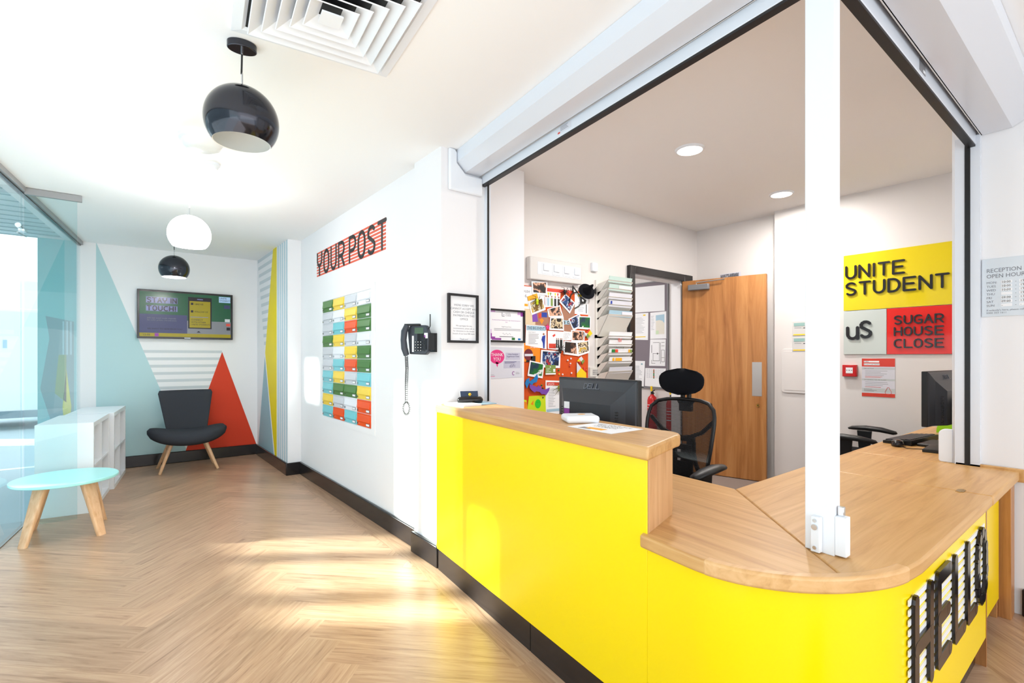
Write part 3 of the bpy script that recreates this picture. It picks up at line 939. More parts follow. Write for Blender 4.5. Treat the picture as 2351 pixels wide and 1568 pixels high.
# charcoal easy chair
ch = T('lounge_chair', 'charcoal fabric lounge chair with wide curved seat and pale splayed legs', 'chair', (.585, 6.42, 0))
def seat_loft():
    rings = []
    n = 28
    for i in range(n + 1):
        u = -1 + 2 * i / n
        x = .585 + .362 * u
        hw = .255 * (1 - abs(u) ** 3.2 * .62) * (1 if abs(u) < .99 else .55)
        th = .078 * (1 - abs(u) ** 6 * .55) * (1 if abs(u) < .99 else .5)
        yc = 6.40 + .05 * u * u
        zc = .362 + .072 * u * u
        ring = []
        for k in range(24):
            a = 2 * PI * k / 24
            c, s_ = math.cos(a), math.sin(a)
            ring.append((x, yc + hw * math.copysign(abs(c) ** .65, c), zc + th * math.copysign(abs(s_) ** .75, s_) + (.02 * (-c) * -1 if False else 0)))
        rings.append(ring)
    return M(FABRIC).ring(rings)
O('seat', seat_loft(), ch, smooth=70)
rings = []
for i in range(15):
    v = i / 14
    z = .40 + .455 * v
    hw = .185 + .078 * v
    yb = 6.56 + .16 * v
    e = 1 if 0 < i < 14 else .93
    ring = []
    for k in range(28):
        a = 2 * PI * k / 28
        c, s_ = math.cos(a), math.sin(a)
        xx = hw * e * math.copysign(abs(c) ** .28, c)
        ring.append((.585 + xx, yb + .035 * (e ** 8) * math.copysign(abs(s_) ** .6, s_) - .05 * (xx / hw) ** 2 + .02, z))
    rings.append(ring)
O('backrest', M(FABRIC).ring(rings), ch, smooth=60)
for a, b in (((.44, 6.40), (.325, 6.34)), ((.73, 6.38), (.848, 6.31)), ((.44, 6.56), (.325, 6.73)), ((.73, 6.56), (.855, 6.69))):
    O('leg', M(LEGW).tube([(a[0], a[1], .33), (b[0], b[1], 0)], [.021, .014], 14), ch, smooth=60)
# turquoise table
tb = T('coffee_table', 'low round pale turquoise side table with four splayed wooden legs', 'table', (-.295, 4.66, 0))
pr = [(.001, .392), (.286, .392), (.290, .388), (.290, .374), (.286, .370), (.001, .370)]
O('table_top', M(PALEBL).lathe(pr, (-.295, 4.66, 0), 72), tb, smooth=40)
for sx, sy in ((-1, -1), (1, -1), (-1, 1), (1, 1)):
    tx, ty = -.295 + sx * .115, 4.66 + sy * .105
    fx_, fy = -.295 + sx * .195, 4.66 + sy * .205
    m = M(LEGW)
    def lr(x, y, z, w_, t_):
        dx, dy = -sy * .5 ** .5 * 1, sx * .5 ** .5 * 1
        ex, ey = sx * .5 ** .5, sy * .5 ** .5
        out = []
        for k in range(16):
            a = 2 * PI * k / 16
            c, s_ = math.cos(a), math.sin(a)
            c, s_ = math.copysign(abs(c) ** .5, c), math.copysign(abs(s_) ** .5, s_)
            out.append((x + dx * w_ * c + ex * t_ * s_, y + dy * w_ * c + ey * t_ * s_, z))
        return out
    m.ring([lr(tx, ty, .370, .048, .022), lr(fx_, fy, 0, .028, .015)])
    O('leg', m, tb, smooth=60)
# cube shelves
def cube_shelf(loc, ln, label):
    t = T('cube_shelf', label, 'shelf unit', loc, -GA, local=True)
    H, D = .71, .345
    O('side_panel', M(WHITE).box((-D, 0, 0), (0, .035, H)), t, bevel=.001)
    O('side_panel', M(WHITE).box((-D, ln - .035, 0), (0, ln, H)), t, bevel=.001)
    O('top_panel', M(WHITE).box((-D, .035, H - .035), (0, ln - .035, H)), t)
    O('base_panel', M(WHITE).box((-D, .035, .0), (0, ln - .035, .035)), t)
    O('back_panel', M(WHITE).box((-D, .035, .035), (-D + .008, ln - .035, H - .035)), t)
    O('divider', M(WHITE).box((-D + .008, ln / 2 - .008, .035), (-.002, ln / 2 + .008, H - .035)), t)
    O('shelf_board', M(WHITE).box((-D + .008, .035, H / 2 - .008), (-.003, ln / 2 - .008, H / 2 + .008)), t)
    O('shelf_board', M(WHITE).box((-D + .008, ln / 2 + .008, H / 2 - .008), (-.003, ln - .035, H / 2 + .008)), t)
cube_shelf((-.162, 5.13, 0), .765, 'nearer white cube shelf unit behind the glass screen')
cube_shelf((-.042, 5.915, 0), .80, 'farther white cube shelf unit against the glazing beside the chair')
# YOUR POST
yp = T('wall_lettering', 'black YOUR POST lettering over red stripes above the mailboxes', 'sign', (1.5, 4.16, 2.1))
m = M(mat('salmon_stripe', (228, 98, 72), .55, spec=.3))
for k in range(9):
    z = 1.999 + k * .0268
    m.rect(PW, 3.367, 4.957, z, z + .0162, 0, .0008)
O('red_stripes', m, yp)
lettering(yp, 'letter', BLACKT, 'YOUR', PW, 4.940, 2.000, .228, .132, .030, .001, .002, .50)
lettering(yp, 'letter', BLACKT, 'POST', PW, 4.085, 2.000, .228, .132, .030, .001, .002, .48)
# mailboxes
sur = T('mailbox_surround', 'flush white frame round the bank of coloured mailboxes', 'frame', (1.5, 4.19, 1.2))
m = M(W_WALL)
for a0, a1, b0, b1 in ((3.553, 4.84, 1.745, 1.785), (3.553, 4.84, .635, .677), (3.553, 3.620, .677, 1.745), (4.768, 4.84, .677, 1.745)): m.rect(PW, a0, a1, b0, b1, 0, .006)
O('frame', m, sur)
MBC = {'G': (MB_G, 'green'), 'Y': (MB_Y, 'yellow'), 'S': (MB_S, 'silver-grey'), 'W': (MB_W, 'white'), 'T': (MB_T, 'turquoise'), 'O': (MB_O, 'orange')}
GRID = ['GYSW', 'SWYG', 'STOG', 'GYSW', 'SWYG', 'STOG', 'TYST', 'TGGY', 'YSWO', 'TOTO']
ORD = ['top', 'second', 'third', 'fourth', 'fifth', 'sixth', 'seventh', 'eighth', 'ninth', 'bottom']
COLN = ['first column nearest the alcove', 'second column', 'third column', 'fourth column nearest the telephone']
CWD, RH = (4.765 - 3.623) / 4, (1.742 - .680) / 10
protos = {}
def make_box(c):
    mt = MBC[c][0]
    t = T('mailbox', 'x', 'mailbox', (0, 0, 0), local=True)
    P_ = ('X', 0)
    w2, h = CWD - .005, RH - .005
    O('body', M(mt).rect(P_, -w2, 0, 0, h, -.02, .006), t, bevel=.0015)
    fl = M(mt).prism([(-.006, -.012, .040), (-.0125, -.012, .036), (-.0135, -.012, .041), (-.0075, -.012, h - .016), (-.006, -.012, h - .014)], (0, -w2 + .024, 0))
    O('flap', fl, t)
    O('lock', M(CHROME).cyl((-.006, -.026, .018), (-.013, -.026, .018), .0085, 14), t)
    m = M(MGREY).rect(P_, -w2 + .022, -w2 + .088, .010, .030, .006, .010); m.use(PAPER).rect(P_, -w2 + .027, -w2 + .083, .013, .027, .010, .0105)
    O('name_plate', m, t)
    return t
for r in range(10):
    for c in range(4):
        k = GRID[r][c]
        if k not in protos:
            o = protos[k] = make_box(k)
        else:
            o = copy_tree(protos[k])
        o.location = (1.5, 4.765 - c * CWD - .0025, 1.742 - (r + 1) * RH + .0025)
        tag(o, '%s mailbox in the %s row, %s' % (MBC[k][1], ORD[r], COLN[c]), 'mailbox', 'coloured mailboxes in the post bank')
# wall telephone
ph = T('telephone', 'black wall telephone with handset, keypad and stubby aerial', 'telephone', (1.362, 2.622, 1.325), math.radians(-50), local=True)
ph.scale = (.82, .82, .82)
O('body', M(DGREY).slab(('Y', 0), [(-.06, -.10), (.060, -.105), (.080, -.085), (.085, .05), (.065, .105), (-.055, .108), (-.075, .07)], -.055, 0), ph, bevel=.006)
hp = [(-.070, -.026, -.108), (-.082, -.036, -.06), (-.086, -.042, 0), (-.082, -.038, .06), (-.068, -.026, .102)]
O('handset', M(DGREY).tube(hp, [.020, .023, .021, .023, .019], 14), ph, smooth=60)
O('hook', M(BLACK).box((-.085, -.035, .100), (.03, -.004, .114)), ph, bevel=.003)
m = M(mat('lcd_green', (70, 96, 70), .2)).rect(('Y', 0), -.02, .045, .045, .088, 0, .002); O('display', m, ph)
m = M(BLACK)
for i in range(4):
    for j in range(3): m.rect(('Y', 0), -.020 + j * .020, -.006 + j * .020, -.080 + i * .020, -.068 + i * .020, 0, .004)
for i in range(6): m.rect(('Y', 0), .045, .060, -.080 + i * .018, -.070 + i * .018, 0, .003)
m.use(PAPER).rect(('Y', 0), -.040, -.026, -.085, .030, 0, .002)
for i in range(4):
    for j in range(3): m.rect(('Y', 0), -.016 + j * .020, -.010 + j * .020, -.076 + i * .020, -.072 + i * .020, .004, .0045)
O('keypad', m, ph)
m = M(PAPER).rect(('Y', 0), .052, .078, .012, .050, 0, .0012); m.use(PURP2).rect(('Y', 0), .052, .062, .012, .034, .0012, .002); O('sticker', m, ph)
O('aerial', M(BLACK).tube([(.070, .03, .07), (.085, .03, .10), (.085, .03, .185)], .004), ph, smooth=60)
m = M(BLACK).prism([(.02, .055, -.09), (.075, .055, -.09), (.12, .125, -.07), (.12, .125, .03), (.075, .055, .07), (.02, .055, .07)], (0, .008, 0))
O('bracket', M(BLACK).prism([(.0, .0, -.07), (.075, .0, -.07), (.125, .058, -.07), (.06, .095, -.07), (.03, .06, -.07)], (0, 0, .12)), ph)
ORG[ph] = (0, 0, 0)
O('wall_plate', M(BLACK).box((1.452, 2.572, 1.255), (1.4645, 2.665, 1.365)), None, org=(1.362, 2.622, 1.325))
wp_ = bpy.data.objects['wall_plate']
wp_.parent = ph
wp_.location = (0, 0, 0)
wp_.rotation_euler = (0, 0, math.radians(50))
wp_.scale = (1 / .82,) * 3
# coiled cord
pts = []
hx, hy = 1.307, 2.652
def coil(path, turns, rad):
    out = []
    n = turns * 9
    for i in range(n + 1):
        t = i / n
        j = t * (len(path) - 1)
        k = min(int(j), len(path) - 2)
        p = Vector(path[k]).lerp(Vector(path[k + 1]), j - k)
        a = 2 * PI * turns * t
        out.append(p + Vector((math.cos(a) * rad * .7 - math.sin(a) * rad * .0, math.cos(a) * rad * -.7, math.sin(a) * rad)))
    return out
path = [(hx, hy, 1.235), (hx + .004, hy, 1.16), (hx, hy, 1.06), (hx, hy, .965)]
loop = [(hx + .014 * math.sin(a) * (1 if True else 1), hy - .014 * math.sin(a), .928 + .037 * math.cos(a)) for a in [2 * PI * k / 12 for k in range(13)]]
m = M(mat('cord_grey', (60, 58, 58), .5)).tube(coil(path, 26, .0085), .0021, 5)
m.tube(coil(loop, 22, .0045), .0021, 5)
o = O('cord', m, None, org=(1.362, 2.622, 1.325), smooth=60)
o.scale = (1 / .82,) * 3
o.parent = ph
o.location = (0, 0, 0)
o.rotation_euler = (0, 0, math.radians(50))
# framed notices on the pier
def frame(name, pl, a0, a1, z0, z1, label, cat, fill, bw=.014, dep=.018):
    t = T(name, label, cat, PT(pl, (a0 + a1) / 2, (z0 + z1) / 2, dep / 2))
    m = M(BLACKG)
    for q in ((a0, a1, z1 - bw, z1), (a0, a1, z0, z0 + bw), (a0, a0 + bw, z0 + bw, z1 - bw), (a1 - bw, a1, z0 + bw, z1 - bw)): m.rect(pl, *q, 0, dep)
    O('frame', m, t)
    m = M(PAPER).rect(pl, a0 + bw, a1 - bw, z0 + bw, z1 - bw, .001, .006)
    fill(m)
    O('notice', m, t)
    return t
def f1(m):
    m.use(TXTG)
    c = (1.512 + 1.722) / 2
    for i, s_ in enumerate(["WE'RE SORRY WE", 'CANNOT ACCEPT ANY', 'CASH OR CHEQUE', 'PAYMENTS IN THIS', 'OFFICE']): text(m, s_, PIL, c, 1.528 - i * .0205, .0175, .0065, 'CENTER')
    for i, s_ in enumerate(['We apologise for any', 'inconvenience, please ask us', 'for directions to the closest', 'branch of our local RBS bank.', '', 'Thank you!']): text(m, s_, PIL, c, 1.408 - i * .0158, .0130, .0065, 'CENTER')
frame('framed_notice', PIL, 1.504, 1.716, 1.310, 1.600, 'black framed notice about cash and cheque payments on the white pier', 'notice', f1)
def f2(m):
    d = .0065
    m.use(PURP2)
    for q in ((2.400, 2.43, 1.535, 1.568), (2.10, 2.13, 1.36, 1.40), (2.13, 2.16, 1.352, 1.376), (2.16, 2.215, 1.352, 1.366)): m.rect(PIL2, *q, d, d + .0005)
    m.use(PURPL)
    for q in ((2.37, 2.40, 1.545, 1.568), (2.10, 2.16, 1.555, 1.568), (2.10, 2.125, 1.40, 1.43)): m.rect(PIL2, *q, d, d + .0005)
    m.use(GRND); m.rect(PIL2, 2.315, 2.345, 1.354, 1.372, d, d + .0005); m.use(BLUEP); m.rect(PIL2, 2.375, 2.40, 1.354, 1.368, d, d + .0005)
    m.use(PURP2); text(m, 'The National Code of Standards For Larger Student Developments', PIL2, 2.265, 1.496, .0098, d, 'CENTER'); text(m, '2015', PIL2, 2.265, 1.482, .010, d, 'CENTER')
    m.use(TXTG); text(m, 'NATIONAL', PIL2, 2.255, 1.545, .010, d); text(m, 'CODE', PIL2, 2.255, 1.530, .018, d); text(m, 'Sugarhouse Close', PIL2, 2.265, 1.447, .0125, d, 'CENTER')
    lines(m, PIL2, 2.15, 2.40, 1.42, 1.44, 2, d, .3, False); lines(m, PIL2, 2.20, 2.33, 1.372, 1.384, 1, d, .4, False)
    m.tube([PT(PIL2, 2.225 + .01 * k, 1.398 + .008 * math.sin(k * 2.1), d) for k in range(9)], .0008, 4)
    m.rect(PIL2, 2.222, 2.226, 1.527, 1.556, d, d + .0005); m.rect(PIL2, 2.226, 2.246, 1.527, 1.531, d, d + .0005); m.rect(PIL2, 2.232, 2.246, 1.538, 1.541, d, d + .0005)
frame('framed_certificate', PIL2, 2.088, 2.438, 1.335, 1.580, 'black framed certificate with purple corner squares on the office side of the pier', 'certificate', f2)
m = M(PAPERG).slab(PIL2, [(2.088, 1.302), (2.420, 1.296), (2.420, 1.073), (2.09, 1.066)], 0, .002)
m.use(TXTL)
t = T('thank_you_poster', 'pale poster with a magenta THANK YOU speech bubble below the certificate', 'poster', PT(PIL2, 2.25, 1.18))
O('sheet', m, t)
m = M(PINK); disc(m, PIL2, 2.180, 1.228, .068, .002, .0026, 28, .052); m.slab(PIL2, [(2.165, 1.19), (2.195, 1.185), (2.182, 1.150)], .002, .0026)
m.use(PAPER); text(m, 'THANK', PIL2, 2.180, 1.232, .034, .0032, 'CENTER', .95); text(m, 'YOU', PIL2, 2.180, 1.200, .034, .0032, 'CENTER', .95)
O('speech_bubble', m, t)
m = M(mat('lilac_grey', (192, 192, 210), .6)).rect(PIL2, 2.26, 2.40, 1.205, 1.258, .002, .0025).rect(PIL2, 2.24, 2.40, 1.142, 1.198, .002, .0025)
m.use(mat('indigo_text', (60, 50, 110), .6)); text(m, 'Unite Students', PIL2, 2.33, 1.242, .0165, .003, 'CENTER'); text(m, 'Sugarhouse Close', PIL2, 2.33, 1.225, .0165, .003, 'CENTER'); text(m, '£371', PIL2, 2.325, 1.150, .028, .003, 'CENTER'); lines(m, PIL2, 2.25, 2.39, 1.178, 1.194, 2, .003)
m.use(TXTL); lines(m, PIL2, 2.11, 2.17, 1.088, 1.10, 2, .0026); m.use(PINK); lines(m, PIL2, 2.11, 2.17, 1.080, 1.087, 1, .0026); m.use(PURP2); m.tube([PT(PIL2, 2.335 + .011 * math.cos(a), 1.104 + .013 * math.sin(a), .003) for a in [.8 + k * .45 for k in range(11)]], .0022, 5)
m.use(TXTL); lines(m, PIL2, 2.355, 2.395, 1.094, 1.114, 3, .0026)
O('print', m, t)
# things on the raised ledge
LZ = .953
LP = ('Z', LZ)
t = T('card_holder', 'black rounded card holder full of dark blue cards on the ledge by the pier', 'card holder', (1.60, 2.43, LZ))
O('holder', M(BLACKG).tube([(1.530, 2.455, LZ + .022), (1.536, 2.452, LZ + .022), (1.545, 2.448, LZ + .022), (1.655, 2.404, LZ + .022), (1.664, 2.400, LZ + .022), (1.670, 2.397, LZ + .022)], [.006, .017, .0215, .0215, .017, .006], 16), t, smooth=60)
m = M(PAPER).prism([(1.552, 2.452, LZ + .03), (1.648, 2.414, LZ + .03), (1.652, 2.426, LZ + .074), (1.556, 2.464, LZ + .074)], (.006, .016, 0))
m.use(mat('navy_card', (38, 56, 84), .4)).prism([(1.551, 2.4505, LZ + .03), (1.648, 2.412, LZ + .03), (1.652, 2.4245, LZ + .074), (1.555, 2.4625, LZ + .074)], (.0005, .0015, 0))
O('cards', m, t)
m = M(YELP).ball((1.603, 2.434, LZ + .055), .009, 10); m.use(REDP).ball((1.602, 2.431, LZ + .055), .006, 10)
O('emblem', m, t)
m = M(PAPER).prism([(1.572, 2.418, LZ + .019), (1.645, 2.389, LZ + .019), (1.645, 2.392, LZ + .036), (1.572, 2.421, LZ + .036)], (.0, .001, 0))
O('front_label', m, t)
thing('brochure', M(PAPER).poly_z([(1.47, 2.50), (1.475, 2.30), (1.600, 2.31), (1.60, 2.51)], LZ, LZ + .010), 'thick white brochure lying under the card holder on the ledge', 'brochure')
thing('brochure', M(LBLUE).poly_z([(1.612, 2.50), (1.615, 2.33), (1.720, 2.33), (1.73, 2.50)], LZ, LZ + .006), 'pale blue brochure lying on the ledge against the pier', 'brochure')
t = T('white_reader', 'white rounded plastic device lying on the oak ledge', 'device', (1.53, 1.47, LZ))
m = M(WHITE).prism([(1.432, 1.455, LZ), (1.552, 1.385, LZ), (1.622, 1.490, LZ), (1.500, 1.565, LZ)], (0, 0, .030))
O('body', m, t, bevel=.012, seg=4)
O('logo', M(MUST).ball((1.54, 1.48, LZ + .0302), .014, 12, (1.4, 1, .03)), t)
t = T('paper_notice', 'white printed paper sheet lying near the end of the oak ledge', 'notice', (1.48, 1.28, LZ))
qa = [(1.375, 1.395), (1.555, 1.40), (1.545, 1.165), (1.362, 1.165)]
m = M(PAPER).poly_z(qa, LZ + .0005, LZ + .0018)
m.use(BLACKT)
zp = ('Z', LZ + .002)
for i, s_ in enumerate(['GET YOUR ACE', 'DISCOUNT', 'STUDENTS']):
    c = bpy.data.curves.new('p', 'FONT'); c.body = s_; c.size = .024; c.align_x = 'CENTER'
    o = bpy.data.objects.new('p', c); me = bpy.data.meshes.new_from_object(o)
    rot = Matrix.Rotation(math.radians(-90), 3, 'Z')
    m.idx([tuple(rot @ Vector((v.co.x, v.co.y, 0)) + Vector((1.515 - i * .028, 1.285, LZ + .0021))) for v in me.vertices], [list(p.vertices) for p in me.polygons])
    bpy.data.objects.remove(o); bpy.data.curves.remove(c)
m.use(MUST).poly_z([(1.395, 1.24), (1.395, 1.32), (1.43, 1.33), (1.43, 1.24)], LZ + .0018, LZ + .0022)
m.use(MGREY).poly_z([(1.385, 1.29), (1.385, 1.35), (1.42, 1.35), (1.42, 1.29)], LZ + .0018, LZ + .0021)
O('sheet', m, t)
# opening hours board
t = T('opening_hours_board', 'pale grey reception opening hours board on the right-hand white wall', 'sign', (3.37, .33, 1.5))
m = M(SIGNS).rect(RW, .20, .5015, 1.424, 1.708, .0, .006)
O('board', m, t, bevel=.001)
m = M(TXTG)
text(m, 'RECEPTION', RW, .4845, 1.640, .0275, .0065, wf=.85); text(m, 'OPEN HOURS', RW, .4845, 1.6125, .0275, .0065, wf=.85)
ys = [1.585 - .0187 * k for k in range(7)]
for y_, dname in zip(ys, ['MON', 'TUES', 'WED', 'THU', 'FRI', 'SAT', 'SUN']): text(m, dname, RW, .4845, y_, .0150, .0065)
text(m, "If nobody's here, please call", RW, .4845, 1.451, .0118, .0065); text(m, '0300 303 1611', RW, .4845, 1.438, .0118, .0065)
O('lettering', m, t)
m = M(PAPER)
for y_ in ys: m.rect(RW, .394, .433, y_ - .002, y_ + .012, .006, .0068); m.rect(RW, .330, .370, y_ - .002, y_ + .012, .006, .0068)
O('time_strips', m, t)
m = M(BLACKT)
for y_, a_, b_ in zip(ys, ['10:00', '10:00', '10:00', '', '09:00', '09:00', '-'], ['19:00', '19:00', '19:00', '19:00', '17:00', '17:00', '-']):
    if a_: text(m, a_, RW, .431, y_, .0145, .0072)
    text(m, '-', RW, .384, y_, .014, .0072); text(m, b_, RW, .367, y_, .0145, .0072)
O('times', m, t)
# ================================================================ office
# door with its frame
ST('door_frame_1', M(BLACKG).box((3.905, 3.10, 0), (3.985, 3.142, 2.125)).box((4.838, 3.10, 0), (4.99, 3.142, 2.125)).box((3.985, 3.10, 2.05), (4.838, 3.142, 2.125)), bevel=.004)
ST('trim_2', M(W_WALL).box((3.965, 3.142, 0), (3.99, 3.262, 2.06)).box((4.82, 3.142, 0), (4.842, 3.262, 2.06)).box((3.99, 3.142, 2.04), (4.82, 3.262, 2.06)), bevel=.004)
hx_, hy_ = 4.812, 3.098
fx2, fy2 = 4.995, 2.304
ang = math.atan2(fy2 - hy_, fx2 - hx_)
dr = T('door_1', 'open oak veneer door with steel push plate in the office', 'door', (hx_, hy_, 0.006), ang, local=True)
dr['kind'] = 'structure'
DW, DH = .825, 2.035
O('leaf', M(OAKDOOR).box((0, -.044, 0), (DW, 0, DH)), dr, bevel=.0015)
O('push_plate', M(STEEL).box((DW - .128, -.0455, .835), (DW - .040, -.044, 1.17)), dr)
m = M(BRASS).cyl((DW - .075, -.044, .745), (DW - .075, -.050, .745), .017, 20); m.use(BLACK).cyl((DW - .075, -.050, .745), (DW - .075, -.0505, .745), .005, 10)
O('lock', m, dr, smooth=50)
O('latch_plate', M(BRASS).box((DW, -.034, .66), (DW + .001, -.010, .80)), dr)
cl = O('door_closer', M(MGREY).box((.075, -.095, 1.925), (.29, -.044, 1.985)), dr, bevel=.008)
O('closer_arm', M(STEEL).tube([(.16, -.070, 1.985), (.16, -.070, 2.005), (.44, -.075, 2.015), (.44, -.075, 2.03)], .006, 8), cl)
# things seen through the doorway
nb = T('notice_board', 'tall grey felt notice board seen through the open doorway', 'notice board', (5.1, 3.76, 1.5))
O('felt', M(FELTG).rect(NR, 3.49, 4.03, .86, 2.13, 0, .015), nb)
m = M(MGREY)
for q in ((3.478, 4.04, .845, .862), (3.478, 4.04, 2.13, 2.145), (3.478, 3.492, .862, 2.13), (4.028, 4.04, .862, 2.13)): m.rect(NR, *q, 0, .022)
O('frame', m, nb)
def sheet(name, pl, pts, label, cat, d=.0, fn=None, group=None, mtl=None, th=.002):
    m = M(mtl or PAPER).slab(pl, pts, d, d + th)
    if fn: fn(m, d + th + .0006)
    return thing(name, m, label, cat, group)
NG = 'papers pinned to the grey notice board'
sheet('paper_sheet', NR, [(3.983, 2.10), (3.527, 2.085), (3.527, 1.775), (3.983, 1.784)], 'large blank white sheet at the top of the grey notice board', 'paper', .016, None, NG)
def fa(m, d): m.use(TXTL); lines(m, NR, 3.95, 3.80, 1.52, 1.72, 12, d, .25); m.use(YELP).rect(NR, 3.80, 3.835, 1.735, 1.75, d, d + .0005).rect(NR, 3.80, 3.97, 1.472, 1.482, d, d + .0005)
sheet('paper_sheet', NR, [(3.989, 1.775), (3.759, 1.768), (3.765, 1.435), (3.995, 1.446)], 'white page with a yellow line along its foot on the grey notice board', 'paper', .016, fa, NG)
def fm(m, d):
    m.use(LBLUE).slab(NR, [(3.65, 1.73), (3.53, 1.735), (3.53, 1.63), (3.56, 1.66), (3.60, 1.67), (3.65, 1.665)], d, d + .0005)
    m.use(mat('map_pale', (226, 222, 210), .6)).slab(NR, [(3.65, 1.665), (3.60, 1.67), (3.56, 1.66), (3.53, 1.63), (3.53, 1.50), (3.65, 1.50)], d, d + .0005)
    m.use(mat('map_green', (204, 224, 190), .6)).rect(NR, 3.61, 3.65, 1.50, 1.545, d + .0005, d + .001)
    m.use(TXTL); lines(m, NR, 3.72, 3.67, 1.55, 1.73, 10, d, .25)
sheet('map_sheet', NR, [(3.731, 1.767), (3.505, 1.769), (3.505, 1.446), (3.731, 1.448)], 'map with blue sea pinned on the grey notice board', 'map', .016, fm, NG)
def fp(m, d):
    m.use(BLACKT)
    def ln(a0, z0, a1, z1, w_=.0018): m.rect(NR, min(a0, a1) - w_, max(a0, a1) + w_, min(z0, z1) - w_, max(z0, z1) + w_, d, d + .0005)
    for q in ((3.69, 1.40, 3.60, 1.40), (3.60, 1.40, 3.60, 1.18), (3.69, 1.27, 3.60, 1.27), (3.69, 1.18, 3.60, 1.18), (3.69, 1.18, 3.69, 1.27), (3.57, 1.40, 3.53, 1.40), (3.57, 1.36, 3.53, 1.36), (3.57, 1.31, 3.57, 1.17), (3.53, 1.31, 3.53, 1.17), (3.57, 1.31, 3.53, 1.31), (3.57, 1.22, 3.53, 1.22), (3.57, 1.17, 3.53, 1.17), (3.585, 1.40, 3.585, 1.15), (3.71, 1.15, 3.66, 1.15), (3.71, 1.19, 3.71, 1.15)): ln(*q)
    ln(3.71, 1.28, 3.71, 1.37, .003); ln(3.625, 1.26, 3.63, 1.275, .003)
sheet('floor_plan', NR, [(3.731, 1.444), (3.511, 1.437), (3.521, 1.119), (3.748, 1.12)], 'black and white floor plan on the grey notice board', 'plan', .016, fp, NG)
def fl_(m, d): m.use(TXTL); lines(m, NR, 3.98, 3.84, .93, 1.12, 11, d, .3); m.use(TEALG).rect(NR, 3.84, 3.865, 1.13, 1.15, d, d + .0005)
sheet('letter_sheet', NR, [(3.989, 1.181), (3.805, 1.177), (3.823, .85), (4.007, .851)], 'printed letter at the bottom left of the grey notice board', 'letter', .020, fl_, NG)
def fc(m, d):
    m.use(TXTL)
    for k in range(9): lines(m, NR, 3.78 - k * .028, 3.765 - k * .028, .97, 1.08, 12, d, .4)
    for k in range(8): m.use((GRND, REDP)[k % 2 if k != 3 else 0]).rect(NR, 3.672, 3.686, .965 + k * .014, .979 + k * .014, d + .0004, d + .001)
sheet('chart_sheet', NR, [(3.805, 1.091), (3.511, 1.091), (3.527, .864), (3.811, .870)], 'table print with a red and green column on the grey notice board', 'chart', .016, fc, NG)
def extinguisher(x, y, z0, label, body, h=.50, r=.058):
    t = T('fire_extinguisher', label, 'fire extinguisher', (x, y, z0))
    O('cylinder', M(EXTR).lathe([(.001, 0), (r, .004), (r, h * .74), (r * .8, h * .82), (r * .35, h * .87), (r * .35, h * .89)], (x, y, z0), 24, True), t, smooth=50)
    O('valve', M(BLACK).tube([(x, y, z0 + h * .88), (x, y, z0 + h * .95)], .018, 10).tube([(x + .02, y + .02, z0 + h * .93), (x - .03, y - .03, z0 + h * .97), (x - .05, y - .07, z0 + h * 1.0)], .007, 6), t)
    O('handle', M(BLACK).tube([(x, y, z0 + h * .94), (x - .035, y - .05, z0 + h * .92)], .007, 6), t)
    O('tag', M(YELP).box((x - .008, y + .0, z0 + h * .96), (x + .008, y + .02, z0 + h * 1.08)), t)
    m = M(PAPER)
    m.use(PAPERG)
    for k in range(5): m.ring([[(x + (r + .0006) * math.cos(a), y + (r + .0006) * math.sin(a), z0 + h * (.35 + .07 * k)) for a in [2.6 + .12 * j for j in range(10)]], [(x + (r + .0006) * math.cos(a), y + (r + .0006) * math.sin(a), z0 + h * (.35 + .07 * k) + .008) for a in [2.6 + .12 * j for j in range(10)]]], False, False)
    O('label', m, t)
    O('wall_bracket', M(STEEL).box((x + r - .01, y - .02, z0 + h * .3), (5.10, y + .02, z0 + h * .36)), t)
extinguisher(5.03, 3.665, .335, 'red fire extinguisher with a yellow tag on the wall through the doorway', EXTR)
extinguisher(5.03, 3.40, .32, 'red fire extinguisher seen through the mesh back of the front office chair', EXTR, .49)
# consumer unit box and sensor above the pinboard
t = T('switch_box', 'long white wall box with four square rocker switches above the pinboard', 'switch box', (2.95, 3.1, 1.96))
O('housing', M(GREYW).slab(OL, [(2.62, 1.862), (3.222, 1.868), (3.222, 2.05), (2.62, 2.05)], 0, .05), t, bevel=.008)
O('window', M(WHITE).rect(OL, 2.70, 3.205, 1.91, 2.012, .05, .052), t)
for a in (2.745, 2.862, 2.985, 3.105):
    sw_ = O('switch_frame', M(WHITE).rect(OL, a, a + .095, 1.918, 2.008, .052, .056), t, bevel=.001)
    O('rocker', M(WHITE).slab(OL, [(a + .014, 1.945), (a + .076, 1.945), (a + .076, 2.002), (a + .014, 2.002)], .056, .066), sw_, bevel=.002)
thing('wall_sensor', M(WHITE).rect(OL, 3.385, 3.455, 2.01, 2.09, 0, .03), 'small white sensor on the office wall right of the switch box', 'sensor', bevel=.006)
t = T('wall_keypad', 'small cream keypad on the office wall beside the pinboard', 'keypad', (3.44, 3.13, 1.09))
O('housing', M(CREAM).rect(OL, 3.36, 3.51, 1.046, 1.132, 0, .02), t, bevel=.003)
m = M(MGREY)
for i in range(5):
    for j in range(3): m.rect(OL, 3.396 + i * .018, 3.405 + i * .018, 1.066 + j * .017, 1.075 + j * .017, .02, .023)
O('keys', m, t)
